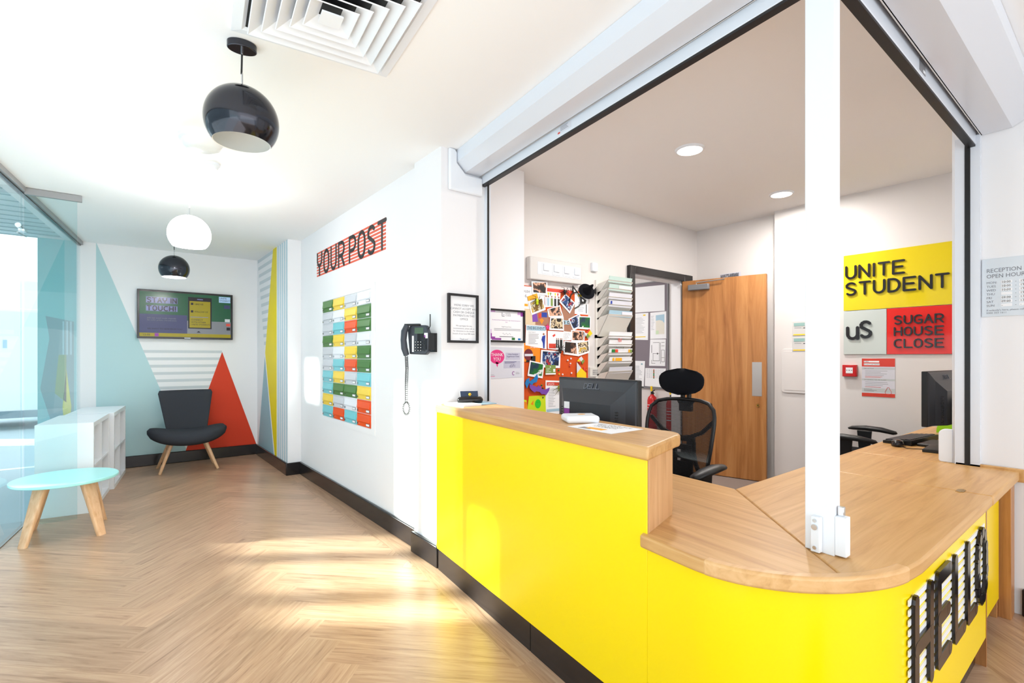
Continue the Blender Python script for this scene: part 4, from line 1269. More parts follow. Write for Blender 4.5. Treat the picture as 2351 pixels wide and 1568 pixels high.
# pinboard and what is pinned to it
pb = T('pinboard', 'orange felt pinboard crowded with photos and flyers behind the front monitor', 'pinboard', (3.0, 3.13, 1.3))
O('felt', M(ORANGE).rect(OL, 2.46, 3.335, .72, 1.81, 0, .018), pb)
PG = 'things pinned to the orange pinboard'
def sh(name, pts, label, cat, mtl=None, d=.019, fn=None): return sheet(name, OL, pts, label, cat, d, fn, PG, mtl)
def bil(q, u, v):
    a = [q[0][i] + (q[1][i] - q[0][i]) * u for i in (0, 1)]
    b = [q[3][i] + (q[2][i] - q[3][i]) * u for i in (0, 1)]
    return (a[0] + (b[0] - a[0]) * v, a[1] + (b[1] - a[1]) * v)
def bq(q, u0, u1, v0, v1): return [bil(q, u0, v0), bil(q, u1, v0), bil(q, u1, v1), bil(q, u0, v1)]
def photo(q, label, pm, d=.022):
    m = M(PAPER).slab(OL, q, d, d + .0015)
    m.use(pm).slab(OL, bq(q, .08, .92, .08, .86), d + .0015, d + .002)
    thing('photo_print', m, label, 'photo', PG)
def f_house(m, d): m.use(TXTG); text(m, 'house', OL, 2.583 - .04, 1.752, .042, d); text(m, '16', OL, 2.568, 1.712, .04, d); m.use(MUST).rect(OL, 2.584, 2.62, 1.64, 1.66, d, d + .0004); m.use(BEIGE).rect(OL, 2.584, 2.70, 1.49, 1.62, d, d + .0004)
BEIGE = mat('beige_print', (224, 204, 170), .6)
sh('poster', [(2.47, 1.80), (2.80, 1.806), (2.80, 1.49), (2.47, 1.487)], 'white newsletter poster at the upper left edge of the pinboard', 'poster', fn=f_house)
sh('poster', [(2.80, 1.806), (3.16, 1.806), (3.16, 1.782), (2.80, 1.779)], 'narrow white header strip along the top of the pinboard', 'poster', REDP)
def f_toon(m, d):
    for k, (c, a) in enumerate(((REDP, 2.815), (YELP, 2.845), (GRNP, 2.87), (YELP, 2.925), (REDP, 2.955))): m.use(c).slab(OL, [(a - .01, 1.772), (a + .012, 1.772), (a, 1.742)], d, d + .0004)
    for c, a in ((PAPERG, 2.82), (LBLUE, 2.845), (GRNP, 2.885), (BLACKT, 2.925), (BLACKT, 2.965)):
        m.use(c).rect(OL, a - .012, a + .012, 1.66, 1.725, d, d + .0004)
        m.use(KRAFT); disc(m, OL, a, 1.738, .0085, d, d + .0006, 10)
sh('poster', [(2.802, 1.78), (2.988, 1.781), (2.975, 1.661), (2.808, 1.645)], 'poster of a row of cartoon people under bunting', 'poster', fn=f_toon)
def f_r(m, d): m.use(TXTL); lines(m, OL, 3.20, 3.29, 1.63, 1.72, 6, d, .3); m.use(YELP).rect(OL, 3.20, 3.25, 1.765, 1.785, d, d + .0004); m.use(BLACKT).rect(OL, 3.302, 3.312, 1.62, 1.70, d, d + .0004)
sh('poster', [(3.161, 1.80), (3.335, 1.794), (3.331, 1.608), (3.161, 1.608)], 'white text page at the upper right corner of the pinboard', 'poster', fn=f_r)
def f_k1(m, d): m.use(PURP).slab(OL, [(2.665, 1.585), (2.715, 1.59), (2.73, 1.52), (2.67, 1.515)], d, d + .0004); m.use(BLUED).rect(OL, 2.77, 2.83, 1.56, 1.60, d, d + .0004); m.use(REDP).rect(OL, 2.735, 2.765, 1.55, 1.59, d, d + .0004); m.use(ORNG2).slab(OL, [(2.745, 1.535), (2.77, 1.55), (2.795, 1.535), (2.77, 1.50)], d, d + .0004)
sh('kraft_poster', [(2.619, 1.597), (2.846, 1.62), (2.859, 1.491), (2.64, 1.492)], 'brown kraft paper poster with hand-drawn patches left of the star', 'poster', KRAFT, .0195, f_k1)
sh('kraft_poster', [(3.005, 1.70), (3.161, 1.70), (3.161, 1.40), (3.025, 1.40)], 'brown kraft paper strip in the middle of the pinboard behind photos', 'poster', KRAFT, .0192)
def f_big(m, d):
    m.use(LBLUE).slab(OL, [(2.605, 1.483), (2.812, 1.484), (2.812, 1.445), (2.605, 1.445)], d, d + .0004)
    m.use(BLACKT); text(m, 'THE BIG EVENT', OL, 2.612, 1.4535, .033, d + .0006, wf=.82)
    m.use(TXTG); text(m, 'PLAY FOR IT!', OL, 2.625, 1.425, .013, d); lines(m, OL, 2.625, 2.74, 1.33, 1.42, 8, d, .3)
    m.use(BLUED).slab(OL, [(2.775, 1.40), (2.81, 1.41), (2.805, 1.36), (2.80, 1.30), (2.785, 1.30), (2.78, 1.345), (2.765, 1.37)], d, d + .0004); m.use(KRAFT); disc(m, OL, 2.79, 1.418, .010, d, d + .0005, 10)
sh('event_poster', [(2.60, 1.488), (2.822, 1.487), (2.824, 1.292), (2.592, 1.322)], 'poster headed THE BIG EVENT with a blue footballer', 'poster', None, .0215, f_big)
def f_red(m, d):
    m.use(REDP).rect(OL, 2.85, 2.93, 1.30, 1.34, d, d + .0004).slab(OL, [(2.89, 1.41), (2.92, 1.425), (2.925, 1.41), (2.90, 1.395)], d, d + .0004)
    m.use(BLACKT)
    for a in (2.94, 2.96, 2.985, 3.0): m.rect(OL, a - .007, a + .007, 1.305, 1.375, d, d + .0004)
    m.use(KRAFT)
    for a in (2.94, 2.96, 2.985, 3.0): disc(m, OL, a, 1.383, .006, d, d + .0005, 8)
sh('poster', [(2.838, 1.448), (3.022, 1.446), (3.022, 1.282), (2.838, 1.295)], 'white poster with a red car and small dark figures beside the large spider', 'poster', None, .0212, f_red)
def f_t8(m, d): m.use(TXTG); [text(m, s_, OL, 3.032, 1.43 - .0125 * i, .012, d) for i, s_ in enumerate(['Do you want', 'to get to know', 'your new', 'house a bit', 'better?'])]
sh('text_card', [(3.024, 1.450), (3.116, 1.447), (3.113, 1.372), (3.026, 1.372)], 'small white card with a printed question right of the red car poster', 'card', None, .0205, f_t8)
def f_o9(m, d):
    m.use(PAPER); text(m, 'Night Sunday', OL, 2.655, 1.318, .018, d); text(m, '6th September', OL, 2.645, 1.302, .017, d)
    m.use(mat('maroon', (110, 30, 44), .5)); disc(m, OL, 2.625, 1.245, .048, d, d + .0004, 20); m.use(PAPERG).rect(OL, 2.585, 2.675, 1.233, 1.252, d + .0004, d + .0008); m.use(BLACKT).rect(OL, 2.65, 2.70, 1.19, 1.235, d, d + .0004).rect(OL, 2.60, 2.64, 1.185, 1.20, d, d + .0004)
sh('flyer', [(2.56, 1.341), (2.755, 1.340), (2.749, 1.178), (2.55, 1.19)], 'orange flyer with a maroon disc and white lettering', 'flyer', ORNG2, .0206, f_o9)
def f_g10(m, d): m.use(PAPER).rect(OL, 2.808, 2.924, 1.078, 1.090, d, d + .0004); disc(m, OL, 2.862, 1.142, .006, d, d + .0004, 8); text(m, 'CLEAN', OL, 2.816, 1.122, .014, d); text(m, 'YOUR', OL, 2.816, 1.110, .010, d); text(m, 'KITCHEN', OL, 2.816, 1.098, .013, d); m.rect(OL, 2.895, 2.918, 1.10, 1.125, d, d + .0004)
sh('card', [(2.808, 1.159), (2.923, 1.158), (2.926, 1.075), (2.806, 1.080)], 'olive green card below the large crowd photo', 'card', GRNP, .026, f_g10)
def f_n11(m, d):
    m.use(REDP).slab(OL, [(2.827, 1.014), (2.995, 1.009), (2.995, .982), (2.827, .986)], d, d + .0004)
    m.use(TXTL); lines(m, OL, 2.845, 2.93, .80, .96, 12, d, .3); m.use(LBLUE).rect(OL, 2.825, 2.99, .762, .785, d, d + .0004); m.use(PAPER); text(m, 'UPDATES', OL, 2.838, .991, .018, d + .0006)
sh('notice_sheet', [(2.814, 1.031), (2.995, 1.021), (3.012, .735), (2.814, .749)], 'white notice with a red heading left of the front monitor', 'notice', None, .0198, f_n11)
def f_y12(m, d):
    m.use(GRNL); disc(m, OL, 2.728, .838, .033, d, d + .0004, 20, .038)
    m.use(BLACKT); disc(m, OL, 2.718, .85, .003, d + .0005, d + .0008, 6); disc(m, OL, 2.738, .85, .003, d + .0005, d + .0008, 6); disc(m, OL, 2.783, .886, .008, d, d + .0004, 8)
    m.use(ORNG2).slab(OL, [(2.65, .84), (2.68, .87), (2.675, .83)], d, d + .0004)
sh('drawing', [(2.631, .906), (2.811, .905), (2.818, .759), (2.613, .794)], 'lime yellow paper with a green face at the bottom of the pinboard', 'drawing', LIME, .0203, f_y12)
sh('drawing', [(2.55, .885), (2.605, .875), (2.61, .76), (2.55, .76)], 'lime yellow paper with an orange blob at the bottom left of the pinboard', 'drawing', LIME, .0199, lambda m, d: (m.use(ORNG2), disc(m, OL, 2.585, .82, .03, d, d + .0004, 14, .045)))
sh('sticky_note', [(2.61, 1.719), (2.715, 1.755), (2.728, 1.714), (2.622, 1.684)], 'tilted mustard yellow note above the yellow spider photo', 'note', MUST, .024)
def f_fb(m, d): m.use(BLACKT).rect(OL, 3.018, 3.040, 1.515, 1.538, d, d + .0004).rect(OL, 3.065, 3.087, 1.515, 1.538, d, d + .0004); m.use(PAPER); text(m, 'f', OL, 3.025, 1.517, .024, d + .0006); m.slab(OL, [(3.069, 1.525), (3.076, 1.519), (3.084, 1.532), (3.076, 1.530)], d + .0004, d + .0008)
sh('card', [(3.012, 1.545), (3.096, 1.546), (3.092, 1.510), (3.012, 1.509)], 'small pale blue card with two black icons in the middle of the pinboard', 'card', LBLUE, .0225, f_fb)
photo([(2.655, 1.847), (2.832, 1.862), (2.824, 1.747), (2.664, 1.744)], 'group selfie photo at the top left of the pinboard under the switch box', PH_FACE, .024)
photo([(2.622, 1.675), (2.78, 1.727), (2.814, 1.625), (2.658, 1.57)], 'tilted yellowish photo carrying the lime green spider', PH_YEL, .0235)
photo([(3.042, 1.778), (3.161, 1.704), (3.096, 1.606), (2.969, 1.701)], 'photo turned on its corner below the top spider', PH_BLUE, .024)
photo([(2.83, 1.63), (2.978, 1.673), (3.02, 1.57), (2.846, 1.563)], 'tilted couple photo beside the yellow spider photo', PH_FACE, .024)
photo([(2.862, 1.562), (3.02, 1.57), (3.025, 1.454), (2.852, 1.455)], 'upright couple photo right of the pink star', PH_MIX, .0245)
photo([(3.079, 1.558), (3.217, 1.614), (3.285, 1.51), (3.14, 1.458)], 'steeply tilted crowd photo below the black mask', PH_BLUE, .0228)
photo([(3.203, 1.591), (3.364, 1.594), (3.361, 1.475), (3.203, 1.477)], 'dark dance photo overhanging the right edge of the pinboard', PH_GREEN, .0245)
photo([(3.113, 1.464), (3.285, 1.462), (3.281, 1.362), (3.116, 1.361)], 'two-face photo beside the folded paper diamond', PH_FACE, .0226)
photo([(3.028, 1.369), (3.182, 1.360), (3.199, 1.234), (3.018, 1.253)], 'close selfie photo left of the costume party photo', PH_FACE, .0242)
photo([(3.178, 1.360), (3.339, 1.378), (3.346, 1.267), (3.199, 1.232)], 'costume party photo at the right edge of the pinboard', PH_MIX, .025)
photo([(2.762, 1.287), (2.985, 1.277), (2.978, 1.131), (2.752, 1.141)], 'largest photo of a crowd beneath the black spider', PH_BLUE, .0235)
photo([(2.637, 1.199), (2.796, 1.171), (2.777, 1.048), (2.612, 1.073)], 'tilted green field photo above the blue bat', PH_GREEN, .0248)
def multi(name, parts, label, cat, d=.028, th=.004):
    m = M()
    for mt, pts in parts: m.use(mt).slab(OL, pts, d, d + th)
    return thing(name, m, label, cat, PG)
multi('paper_diamond', [(REDP, [(3.292, 1.443), (3.335, 1.482), (3.347, 1.470), (3.315, 1.44)]), (YELP, [(3.347, 1.470), (3.378, 1.44), (3.345, 1.415), (3.315, 1.44)]), (GRNP, [(3.31, 1.393), (3.345, 1.415), (3.315, 1.44), (3.30, 1.42)]), (PAPERG, [(3.27, 1.45), (3.292, 1.443), (3.315, 1.44), (3.29, 1.41)])], 'four-coloured folded paper diamond overhanging the pinboard', 'paper decoration')
multi('paper_house', [(YELP, [(3.178, 1.084), (3.231, 1.130), (3.295, 1.084), (3.295, 1.0), (3.178, 1.0)]), (PAPERG, [(3.178, 1.18), (3.231, 1.13), (3.178, 1.084)]), (YELP, [(3.180, 1.187), (3.203, 1.21), (3.225, 1.187)]), (PAPERG, [(3.203, 1.21), (3.235, 1.232), (3.258, 1.208), (3.232, 1.187)]), (GRNP, [(3.258, 1.208), (3.277, 1.19), (3.249, 1.162), (3.232, 1.187)]), (REDP, [(3.19, 1.186), (3.232, 1.186), (3.225, 1.165)]), (REDP, [(3.262, 1.135), (3.285, 1.135), (3.285, 1.092), (3.262, 1.11)])], 'yellow paper house shape with a coloured diamond above the front monitor', 'paper decoration')
BB = [(2.593, 1.044), (2.625, 1.056), (2.628, 1.025), (2.67, 1.046), (2.712, 1.086), (2.72, 1.049), (2.703, 1.018), (2.67, 1.014), (2.655, .996), (2.625, 1.013), (2.599, .971), (2.58, 1.012)]
multi('paper_bat', [(BLUEP, BB)], 'blue paper bat at the lower left of the pinboard', 'paper bat', .030)
BP = [(2.625, 1.006), (2.709, .978), (2.722, .994), (2.731, .982), (2.752, .986), (2.752, .963), (2.796, .954), (2.849, .969), (2.837, .939), (2.808, .909), (2.777, .918), (2.758, .916), (2.737, .936), (2.7, .944), (2.679, .936), (2.652, .951), (2.628, .975)]
multi('paper_bat', [(PURP, BP)], 'purple paper bat below the blue one', 'paper bat', .033)
star = [(2.827 + (.030 if k % 2 == 0 else .012) * math.sin(PI * k / 5), 1.478 + (.030 if k % 2 == 0 else .012) * math.cos(PI * k / 5)) for k in range(10)]
multi('star', [(PINK, star)], 'pink star between the big event poster and a couple photo', 'star', .030)
def spider(x, z, r, mb, ml, label, stretch=1.0):
    t = T('toy_spider', label, 'toy spider', PT(OL, x, z, .035), group=PG)
    O('body', M(mb).ball(PT(OL, x, z, .036), r, 14, (1, .8, 1.25)).ball(PT(OL, x + r * .2, z - r * 1.4, .036), r * .7, 12), t, smooth=60)
    m = M(ml)
    for k in range(8):
        s_ = -1 if k < 4 else 1
        a = math.radians((-55, -20, 20, 60)[k % 4] + random.uniform(-8, 8))
        L_ = r * 3.6 * stretch
        p = [PT(OL, x + s_ * r * .6, z, .036), PT(OL, x + s_ * (r * .6 + L_ * .45 * math.cos(a)), z + L_ * .5 * math.sin(a) + r * .5, .052), PT(OL, x + s_ * (r * .6 + L_ * math.cos(a)), z + L_ * math.sin(a) - r * .3, .028)]
        m.tube(p, [.003, .0024, .0012], 5)
    O('legs', m, t)
spider(3.025, 1.793, .014, BLACK, BLACK, 'black toy spider at the top of the pinboard')
spider(2.969, 1.290, .016, BLACK, BLACK, 'black toy spider over the corner of the largest photo', 1.2)
spider(2.965, .965, .017, LIME, mat('spider_olive', (90, 90, 20), .5), 'yellow toy spider on the notice with the red heading', 1.1)
spider(2.705, 1.69, .016, LIME, mat('spider_dark', (60, 62, 20), .5), 'lime green toy spider on the tilted yellowish photo')
# mask and mini witch hat
t = T('cat_mask', 'black cat-eye mask with curved strap at the top right of the pinboard', 'mask', PT(OL, 3.17, 1.76, .035), group=PG)
m = M(BLACK).slab(OL, [(3.125, 1.855), (3.185, 1.80), (3.165, 1.79), (3.128, 1.79), (3.118, 1.82)], .030, .036).slab(OL, [(3.225, 1.762), (3.295, 1.735), (3.28, 1.705), (3.235, 1.700), (3.222, 1.73)], .030, .036)
m.use(PAPER).slab(OL, [(3.132, 1.825), (3.158, 1.805), (3.150, 1.798), (3.136, 1.80)], .036, .0365).slab(OL, [(3.236, 1.745), (3.262, 1.735), (3.255, 1.718), (3.238, 1.725)], .036, .0365)
O('face', m, t)
O('strap', M(BLACK).tube([PT(OL, *p, .034) for p in ((3.128, 1.792), (3.10, 1.765), (3.088, 1.725), (3.085, 1.70))], .005, 8).tube([PT(OL, *p, .034) for p in ((3.18, 1.80), (3.205, 1.775), (3.226, 1.745), (3.228, 1.71), (3.205, 1.68), (3.15, 1.655))], .005, 8), t, smooth=60)
t = T('witch_hat', 'small black witch hat with feathers overhanging the top right of the pinboard', 'hat', PT(OL, 3.30, 1.82, .05), group=PG)
def tilt(p):
    v = Matrix.Rotation(math.radians(-38), 3, 'Y') @ Matrix.Rotation(math.radians(62), 3, 'X') @ Vector(p)
    c = PT(OL, 3.29, 1.815, .045)
    return (c[0] + v.x, c[1] + v.y, c[2] + v.z)
prof = [(.001, -.004), (.07, -.006), (.078, 0), (.07, .005), (.045, .006), (.036, .03), (.020, .075), (.008, .115), (.001, .125)]
m = M(SEATF).ring([[tilt((r * math.cos(2 * PI * k / 24), r * math.sin(2 * PI * k / 24), z)) for k in range(24)] for r, z in prof])
O('hat_body', m, t, smooth=50)
m = M(BLACK)
for k in range(9):
    a = math.radians(-50 + k * 12)
    m.tube([PT(OL, 3.365, 1.825, .05), PT(OL, 3.365 + .035 * math.cos(a), 1.825 + .035 * math.sin(a), .06), PT(OL, 3.365 + .085 * math.cos(a - .2), 1.83 + .075 * math.sin(a - .1), .05)], [.003, .003, .0005], 5)
O('feathers', m, t)
PC = [(3.072, 1.198, WHITE, 'white'), (3.111, 1.212, WHITE, 'white'), (3.105, 1.169, WHITE, 'white'), (3.099, 1.147, REDP, 'red'), (2.964, 1.112, GRND, 'green'), (2.969, 1.079, YELP, 'yellow'), (3.010, 1.075, WHITE, 'white'), (3.118, 1.085, WHITE, 'white'), (2.988, 1.038, BLUED, 'blue'), (2.768, .990, GRND, 'green'), (2.781, .965, BLACK, 'black'), (3.310, 1.104, REDP, 'red')]
PLAB = ['white push pin, leftmost of three below the selfie photo', 'white push pin, topmost of three below the selfie photo', 'white push pin just above the red one', 'red push pin in the bare orange felt below three white ones', 'green push pin right of the olive green card', 'yellow push pin just below the green one by the olive card', 'white push pin above the left corner of the front monitor', 'white push pin just left of the yellow paper house', 'blue push pin above the red-headed notice', 'green push pin above the purple bat', 'black push pin beside the purple bat', 'red push pin at the right of the yellow paper house']
for (x, z, mt, c), lab in zip(PC, PLAB):
    thing('push_pin', M(mt).ball(PT(OL, x, z, .024), .0085, 10, (1, .8, 1)), lab, 'push pin', 'push pins in the orange felt')
# file racks beside the doorway
def rack(zs, zb, label, stuff):
    zt = zs[0]
    t = T('file_rack', label, 'file rack', (3.62, 3.1, zb), group='cream wall file racks')
    O('spine', M(CREAM).slab(OL, [(3.44, zb), (3.80, zb), (3.80, zt + .01), (3.44, zt + .01)], 0, .02), t)
    for i, z in enumerate(zs):
        h = .135 if i < len(zs) - 1 else .20
        m = M(CREAM)
        x0, x1 = 3.455, 3.80
        lo, hi = .03, .155
        pts = [(x0, 3.14 - hi, z), (x1, 3.14 - hi, z + .004), (x1, 3.14 - lo, z - h), (x0, 3.14 - lo, z - h)]
        m.prism(pts, (0, .003, .0008))
        for x in (x0, x1 - .003): m.prism([(x, 3.14 - hi, z), (x, 3.14 - lo, z - h), (x, 3.12, z - h), (x, 3.12, z - .03)], (.003, 0, 0))
        O('pocket', m, t)
        if stuff[i]:
            mt, lab, fn = stuff[i]
            mm = M(mt)
            b0, b1, t0 = 3.47, 3.79, z + .035
            q = [(b0, 3.14 - hi + .012, z - .02), (b1, 3.14 - hi + .012, z - .02), (b1, 3.14 - hi - .002, t0 + .004), (b0, 3.14 - hi - .002, t0)]
            mm.prism(q, (0, .006, .001))
            if fn: fn(mm, z)
            thing('leaflets', mm, lab, 'leaflets', 'leaflets in the wall file racks')
YF = ('Y', 3.14 - .152)
def pp_(mm, z, col, a0, a1, b0=.002, b1=.03, d=.004): mm.use(col).rect(YF, a0, a1, z + b0, z + b1, d - .002, d)
PALEG = mat('pale_green_leaflet', (190, 214, 208), .6)
rack([1.925, 1.852, 1.775, 1.705, 1.615], 1.40, 'upper cream wall file rack with pale green leaflets left of the doorway', [
    (PALEG, 'pale green leaflets in the top pocket of the upper file rack', None),
    (PALEG, 'pale green leaflets in the second pocket of the upper file rack', lambda m, z: pp_(m, z, CREAM, 3.60, 3.79)),
    (PAPERG, 'plain grey-white papers in the middle pocket of the upper file rack', None),
    (PAPERG, 'papers with a small blue mark in the fourth pocket of the upper rack', lambda m, z: pp_(m, z, BLUED, 3.485, 3.505)),
    (LBLUE, 'blue and grey leaflets in the deep bottom pocket of the upper rack', lambda m, z: pp_(m, z, PAPERG, 3.64, 3.79))])
rack([1.420, 1.345, 1.267, 1.189, 1.098], .90, 'lower cream wall file rack with printed leaflets beside the notice board', [
    (PAPER, 'white papers in the top pocket of the lower file rack', None),
    (PAPER, 'papers with slanted dark strokes in the second pocket of the lower rack', None),
    (PAPER, 'leaflets with green and maroon corners in the lower rack', lambda m, z: (pp_(m, z, GRND, 3.50, 3.545), pp_(m, z, REDP, 3.545, 3.585), pp_(m, z, MUST, 3.735, 3.755), pp_(m, z, GRNP, 3.755, 3.785))),
    (PAPER, 'leaflets with a bold yellow print in the lower rack', lambda m, z: (pp_(m, z, MUST, 3.55, 3.64), pp_(m, z, MUST, 3.51, 3.535))),
    (PAPERG, 'grey-white folders in the bottom pocket of the lower file rack', None)])
m = M(REDP); text(m, 'fbf', ('Y', 2.983), 3.58, 1.365, .05, .004); 
O('print', m, bpy.data.objects['file_rack.001'])
m = M(BLACKT)
for k in range(5): m.slab(('Y', 2.99), [(3.57 + k * .022, 1.322), (3.573 + k * .022, 1.322), (3.583 + k * .022, 1.292), (3.58 + k * .022, 1.292)], .004, .005)
O('print', m, bpy.data.objects['file_rack.001'])
# signs on the office back wall
def acrylic(name, mtl, a0, a1, z0, z1, label, parts):
    t = T(name, label, 'sign', PT(OB, (a0 + a1) / 2, (z0 + z1) / 2, .01))
    O('panel', M(mtl).rect(OB, a0, a1, z0, z1, .006, .012), t, bevel=.001)
    for s_, a, z, h, w_, sw_ in parts:
        lettering(t, 'letter', BLACKG, s_, OB, a, z, h, w_, sw_, .014, .022, .42)
acrylic('yellow_sign', SIGNY, .80, 1.645, 1.632, 2.117, 'large glossy yellow sign with black lettering high on the office back wall', [('UNITE', 1.622, 1.905, .118, .070, .017), ('STUDENTS', 1.622, 1.760, .118, .072, .017)])
acrylic('grey_sign', SIGNG, 1.332, 1.645, 1.250, 1.628, 'glossy pale grey sign with lettering beside the red sign', [('u', 1.612, 1.375, .155, .075, .024), ('S', 1.515, 1.385, .155, .075, .024)])
acrylic('red_sign', SIGNR, .80, 1.330, 1.250, 1.628, 'glossy red sign reading SUGAR HOUSE CLOSE', [('SUGAR', 1.275, 1.492, .075, .046, .011), ('HOUSE', 1.275, 1.398, .075, .046, .011), ('CLOSE', 1.275, 1.300, .075, .046, .011)])
t = T('evacuation_notice', 'red-edged fire evacuation notice below the grey sign', 'notice', PT(OB, 1.39, 1.05))
m = M(PAPERG).rect(OB, 1.276, 1.510, .890, 1.214, 0, .003); m.use(REDP).rect(OB, 1.276, 1.510, 1.145, 1.214, .003, .0035).rect(OB, 1.276, 1.510, .890, .920, .003, .0035)
m.use(mat('grey_band', (196, 202, 204), .6)).rect(OB, 1.276, 1.510, 1.120, 1.137, .003, .0035).rect(OB, 1.276, 1.510, 1.026, 1.042, .003, .0035).rect(OB, 1.276, 1.510, .928, .962, .003, .0035)
O('sheet', m, t)
m = M(PAPER).rect(OB, 1.385, 1.495, 1.180, 1.194, .0036, .004).rect(OB, 1.382, 1.495, 1.156, 1.172, .0036, .004)
m.use(TXTG); text(m, 'FIRE', OB, 1.494, 1.1805, .019, .0046); text(m, 'EVACUATION', OB, 1.494, 1.1575, .0175, .0046)
text(m, 'FIRE ACTION', OB, 1.495, 1.124, .012, .004); text(m, 'ON HEARING THE FIRE ALARM', OB, 1.495, 1.029, .0115, .004)
m.use(TXTL); lines(m, OB, 1.486, 1.31, 1.065, 1.115, 4, .0036, .3); lines(m, OB, 1.486, 1.31, .978, 1.02, 3, .0036, .3); m.use(TXTG); lines(m, OB, 1.495, 1.40, .932, .958, 3, .004, .35)
m.use(REDP); lines(m, OB, 1.486, 1.36, 1.048, 1.064, 2, .0036, .3); lines(m, OB, 1.486, 1.36, .966, .976, 1, .0036, .3)
m.tube([PT(OB, 1.322 + .022 * math.cos(a) * (1 - .3 * max(0, math.sin(a))), .935 + .026 * math.sin(a) + (.012 if math.sin(a) > .9 else 0), .004) for a in [k * PI / 8 for k in range(17)]], .0015, 5)
O('print', m, t)
t = T('fire_call_point', 'red fire alarm call point on the back wall left of the evacuation notice', 'fire alarm', PT(OB, 1.59, 1.1))
O('housing', M(EXTR).rect(OB, 1.542, 1.648, 1.056, 1.158, 0, .035), t, bevel=.004)
m = M(PAPER).rect(OB, 1.568, 1.62, 1.085, 1.135, .035, .037); m.use(BLACK).rect(OB, 1.572, 1.58, 1.108, 1.114, .037, .0375).rect(OB, 1.589, 1.599, 1.108, 1.114, .037, .0375).rect(OB, 1.608, 1.616, 1.108, 1.114, .037, .0375)
O('element', m, t)
def thermostat(z0, lab):
    t = T('thermostat', lab, 'thermostat', PT(OB, 2.0, z0 + .07))
    O('housing', M(GREYW).rect(OB, 1.937, 2.069, z0, z0 + .14, 0, .018), t, bevel=.003)
    O('display', M(mat('lcd_pale', (150, 186, 182), .25)).rect(OB, 1.960, 2.055, z0 + .092, z0 + .122, .018, .020), t)
    m = M(YELP).rect(OB, 1.945, 2.06, z0 + .006, z0 + .017, .018, .0185); m.use(BLACK).rect(OB, 1.955, 1.972, z0 + .070, z0 + .076, .018, .0195); m.use(TXTG).rect(OB, 1.99, 2.05, z0 + .074, z0 + .078, .018, .0188)
    O('label_strip', m, t)
thermostat(1.425, 'upper wall thermostat with yellow strip left of the corner post')
thermostat(1.280, 'lower wall thermostat with yellow strip left of the corner post')
t = T('wall_panel', 'blank white rounded wall panel below the thermostats', 'panel', PT(OB, 2.0, 1.09))
pr = [(2.172 - .03 + .03 * math.cos(a), .885 + .03 + .03 * math.sin(a)) for a in [-PI / 2 + k * PI / 12 for k in range(7)]] + [(2.172 - .03 + .03 * math.cos(a), 1.305 - .03 + .03 * math.sin(a)) for a in [k * PI / 12 for k in range(7)]]
pr = [(1.75, .885)] + pr + [(1.75, 1.305)]
O('panel', M(W_OFF).slab(OB, pr, 0, .012), t, bevel=.003)
O('inset', M(W_OFF).rect(OB, 1.76, 2.145, .91, 1.28, .012, .0145), t, bevel=.002)
t = T('wall_strip_sign', "narrow WHAT'S NEW IN lettering strip above the open door", 'sign', (5.13, 2.8, 2.1))
O('strip', M(PAPERG).rect(('X', 5.135), 2.63, 2.86, 2.075, 2.125, 0, .002), t)
m = M(TXTG); strokes(m, "WHAT'S NEW IN", ('X', 5.135), 2.852, 2.084, .034, .0145, .005, .002, .003, gap=.30); O('letters', m, t)
# front monitor on the desk behind the ledge
MONB = mat('monitor_shell', (36, 40, 48), .4)
def monitor(loc, rot, lab, w_=.525, z0=.115, h=.325):
    """screen faces local +y, seen from behind at local -y"""
    t = T('computer_monitor', lab, 'monitor', loc, rot, local=True)
    hw = w_ / 2
    O('bezel', M(BLACK).box((-hw, -.012, z0), (hw, .018, z0 + h)), t, bevel=.004)
    O('screen', M(mat('dark_screen', (10, 11, 14), .12)).box((-hw + .015, .018, z0 + .018), (hw - .015, .0185, z0 + h - .015)), t)
    m = M(MONB)
    def rr(ix, ib, it, y): return [(-hw + ix, y, z0 + ib), (hw - ix, y, z0 + ib), (hw - ix, y, z0 + h - it), (-hw + ix, y, z0 + h - it)]
    m.ring([rr(.003, .003, .003, -.010), rr(.010, .006, .012, -.018), rr(.050, .008, .055, -.034), rr(.105, .010, .115, -.074)])
    O('back_shell', m, t)
    m = M(BLACK)
    for k in range(14): m.box((-hw + .075, -.062, z0 + .02 + k * .012), (-hw + .10, -.055, z0 + .025 + k * .012))
    for k in range(14): m.box((hw - .10, -.062, z0 + .02 + k * .012), (hw - .075, -.055, z0 + .025 + k * .012))
    O('vents', m, t)
    m = M(mat('logo_grey_%d' % len(bpy.data.materials), (92, 98, 110), .3))
    n0 = Vector((0, -.034, z0 + h - .055))
    strokes(m, 'DELL', ('Y', 0), -.055, 0, .028, .022, .003, 0, .001, gap=.25)
    e = (Vector((0, -.018, z0 + h - .012)) - n0).normalized()
    nn = Vector((0, -1, .39)).normalized()
    m.v = [tuple(n0 + Vector((x, 0, 0)) + e * (z + .004) + nn * (-y + .0008)) for x, y, z in m.v]
    O('logo', m, t)
    O('stand_column', M(BLACK).box((-.05, -.10, .02), (.05, -.07, z0 + .16)), t, bevel=.006)
    O('stand_base', M(BLACK).box((-.13, -.13, 0), (.13, .08, .018)), t, bevel=.006)
    return t
mz = DZ1
mo = monitor((1.816, 1.644, mz), math.radians(-92.5), 'black computer monitor seen from behind over the oak ledge')
m = M(PAPER).box((-.150, -.0768, .115 + .13 + .045), (-.112, -.0745, .115 + .208)); m.use(PURP2).box((-.150, -.0768, .115 + .13), (-.112, -.0745, .115 + .173)); m.use(PAPER).box((-.150, -.0768, .115 + .11), (-.112, -.0745, .115 + .128))
O('sticker', m, mo)
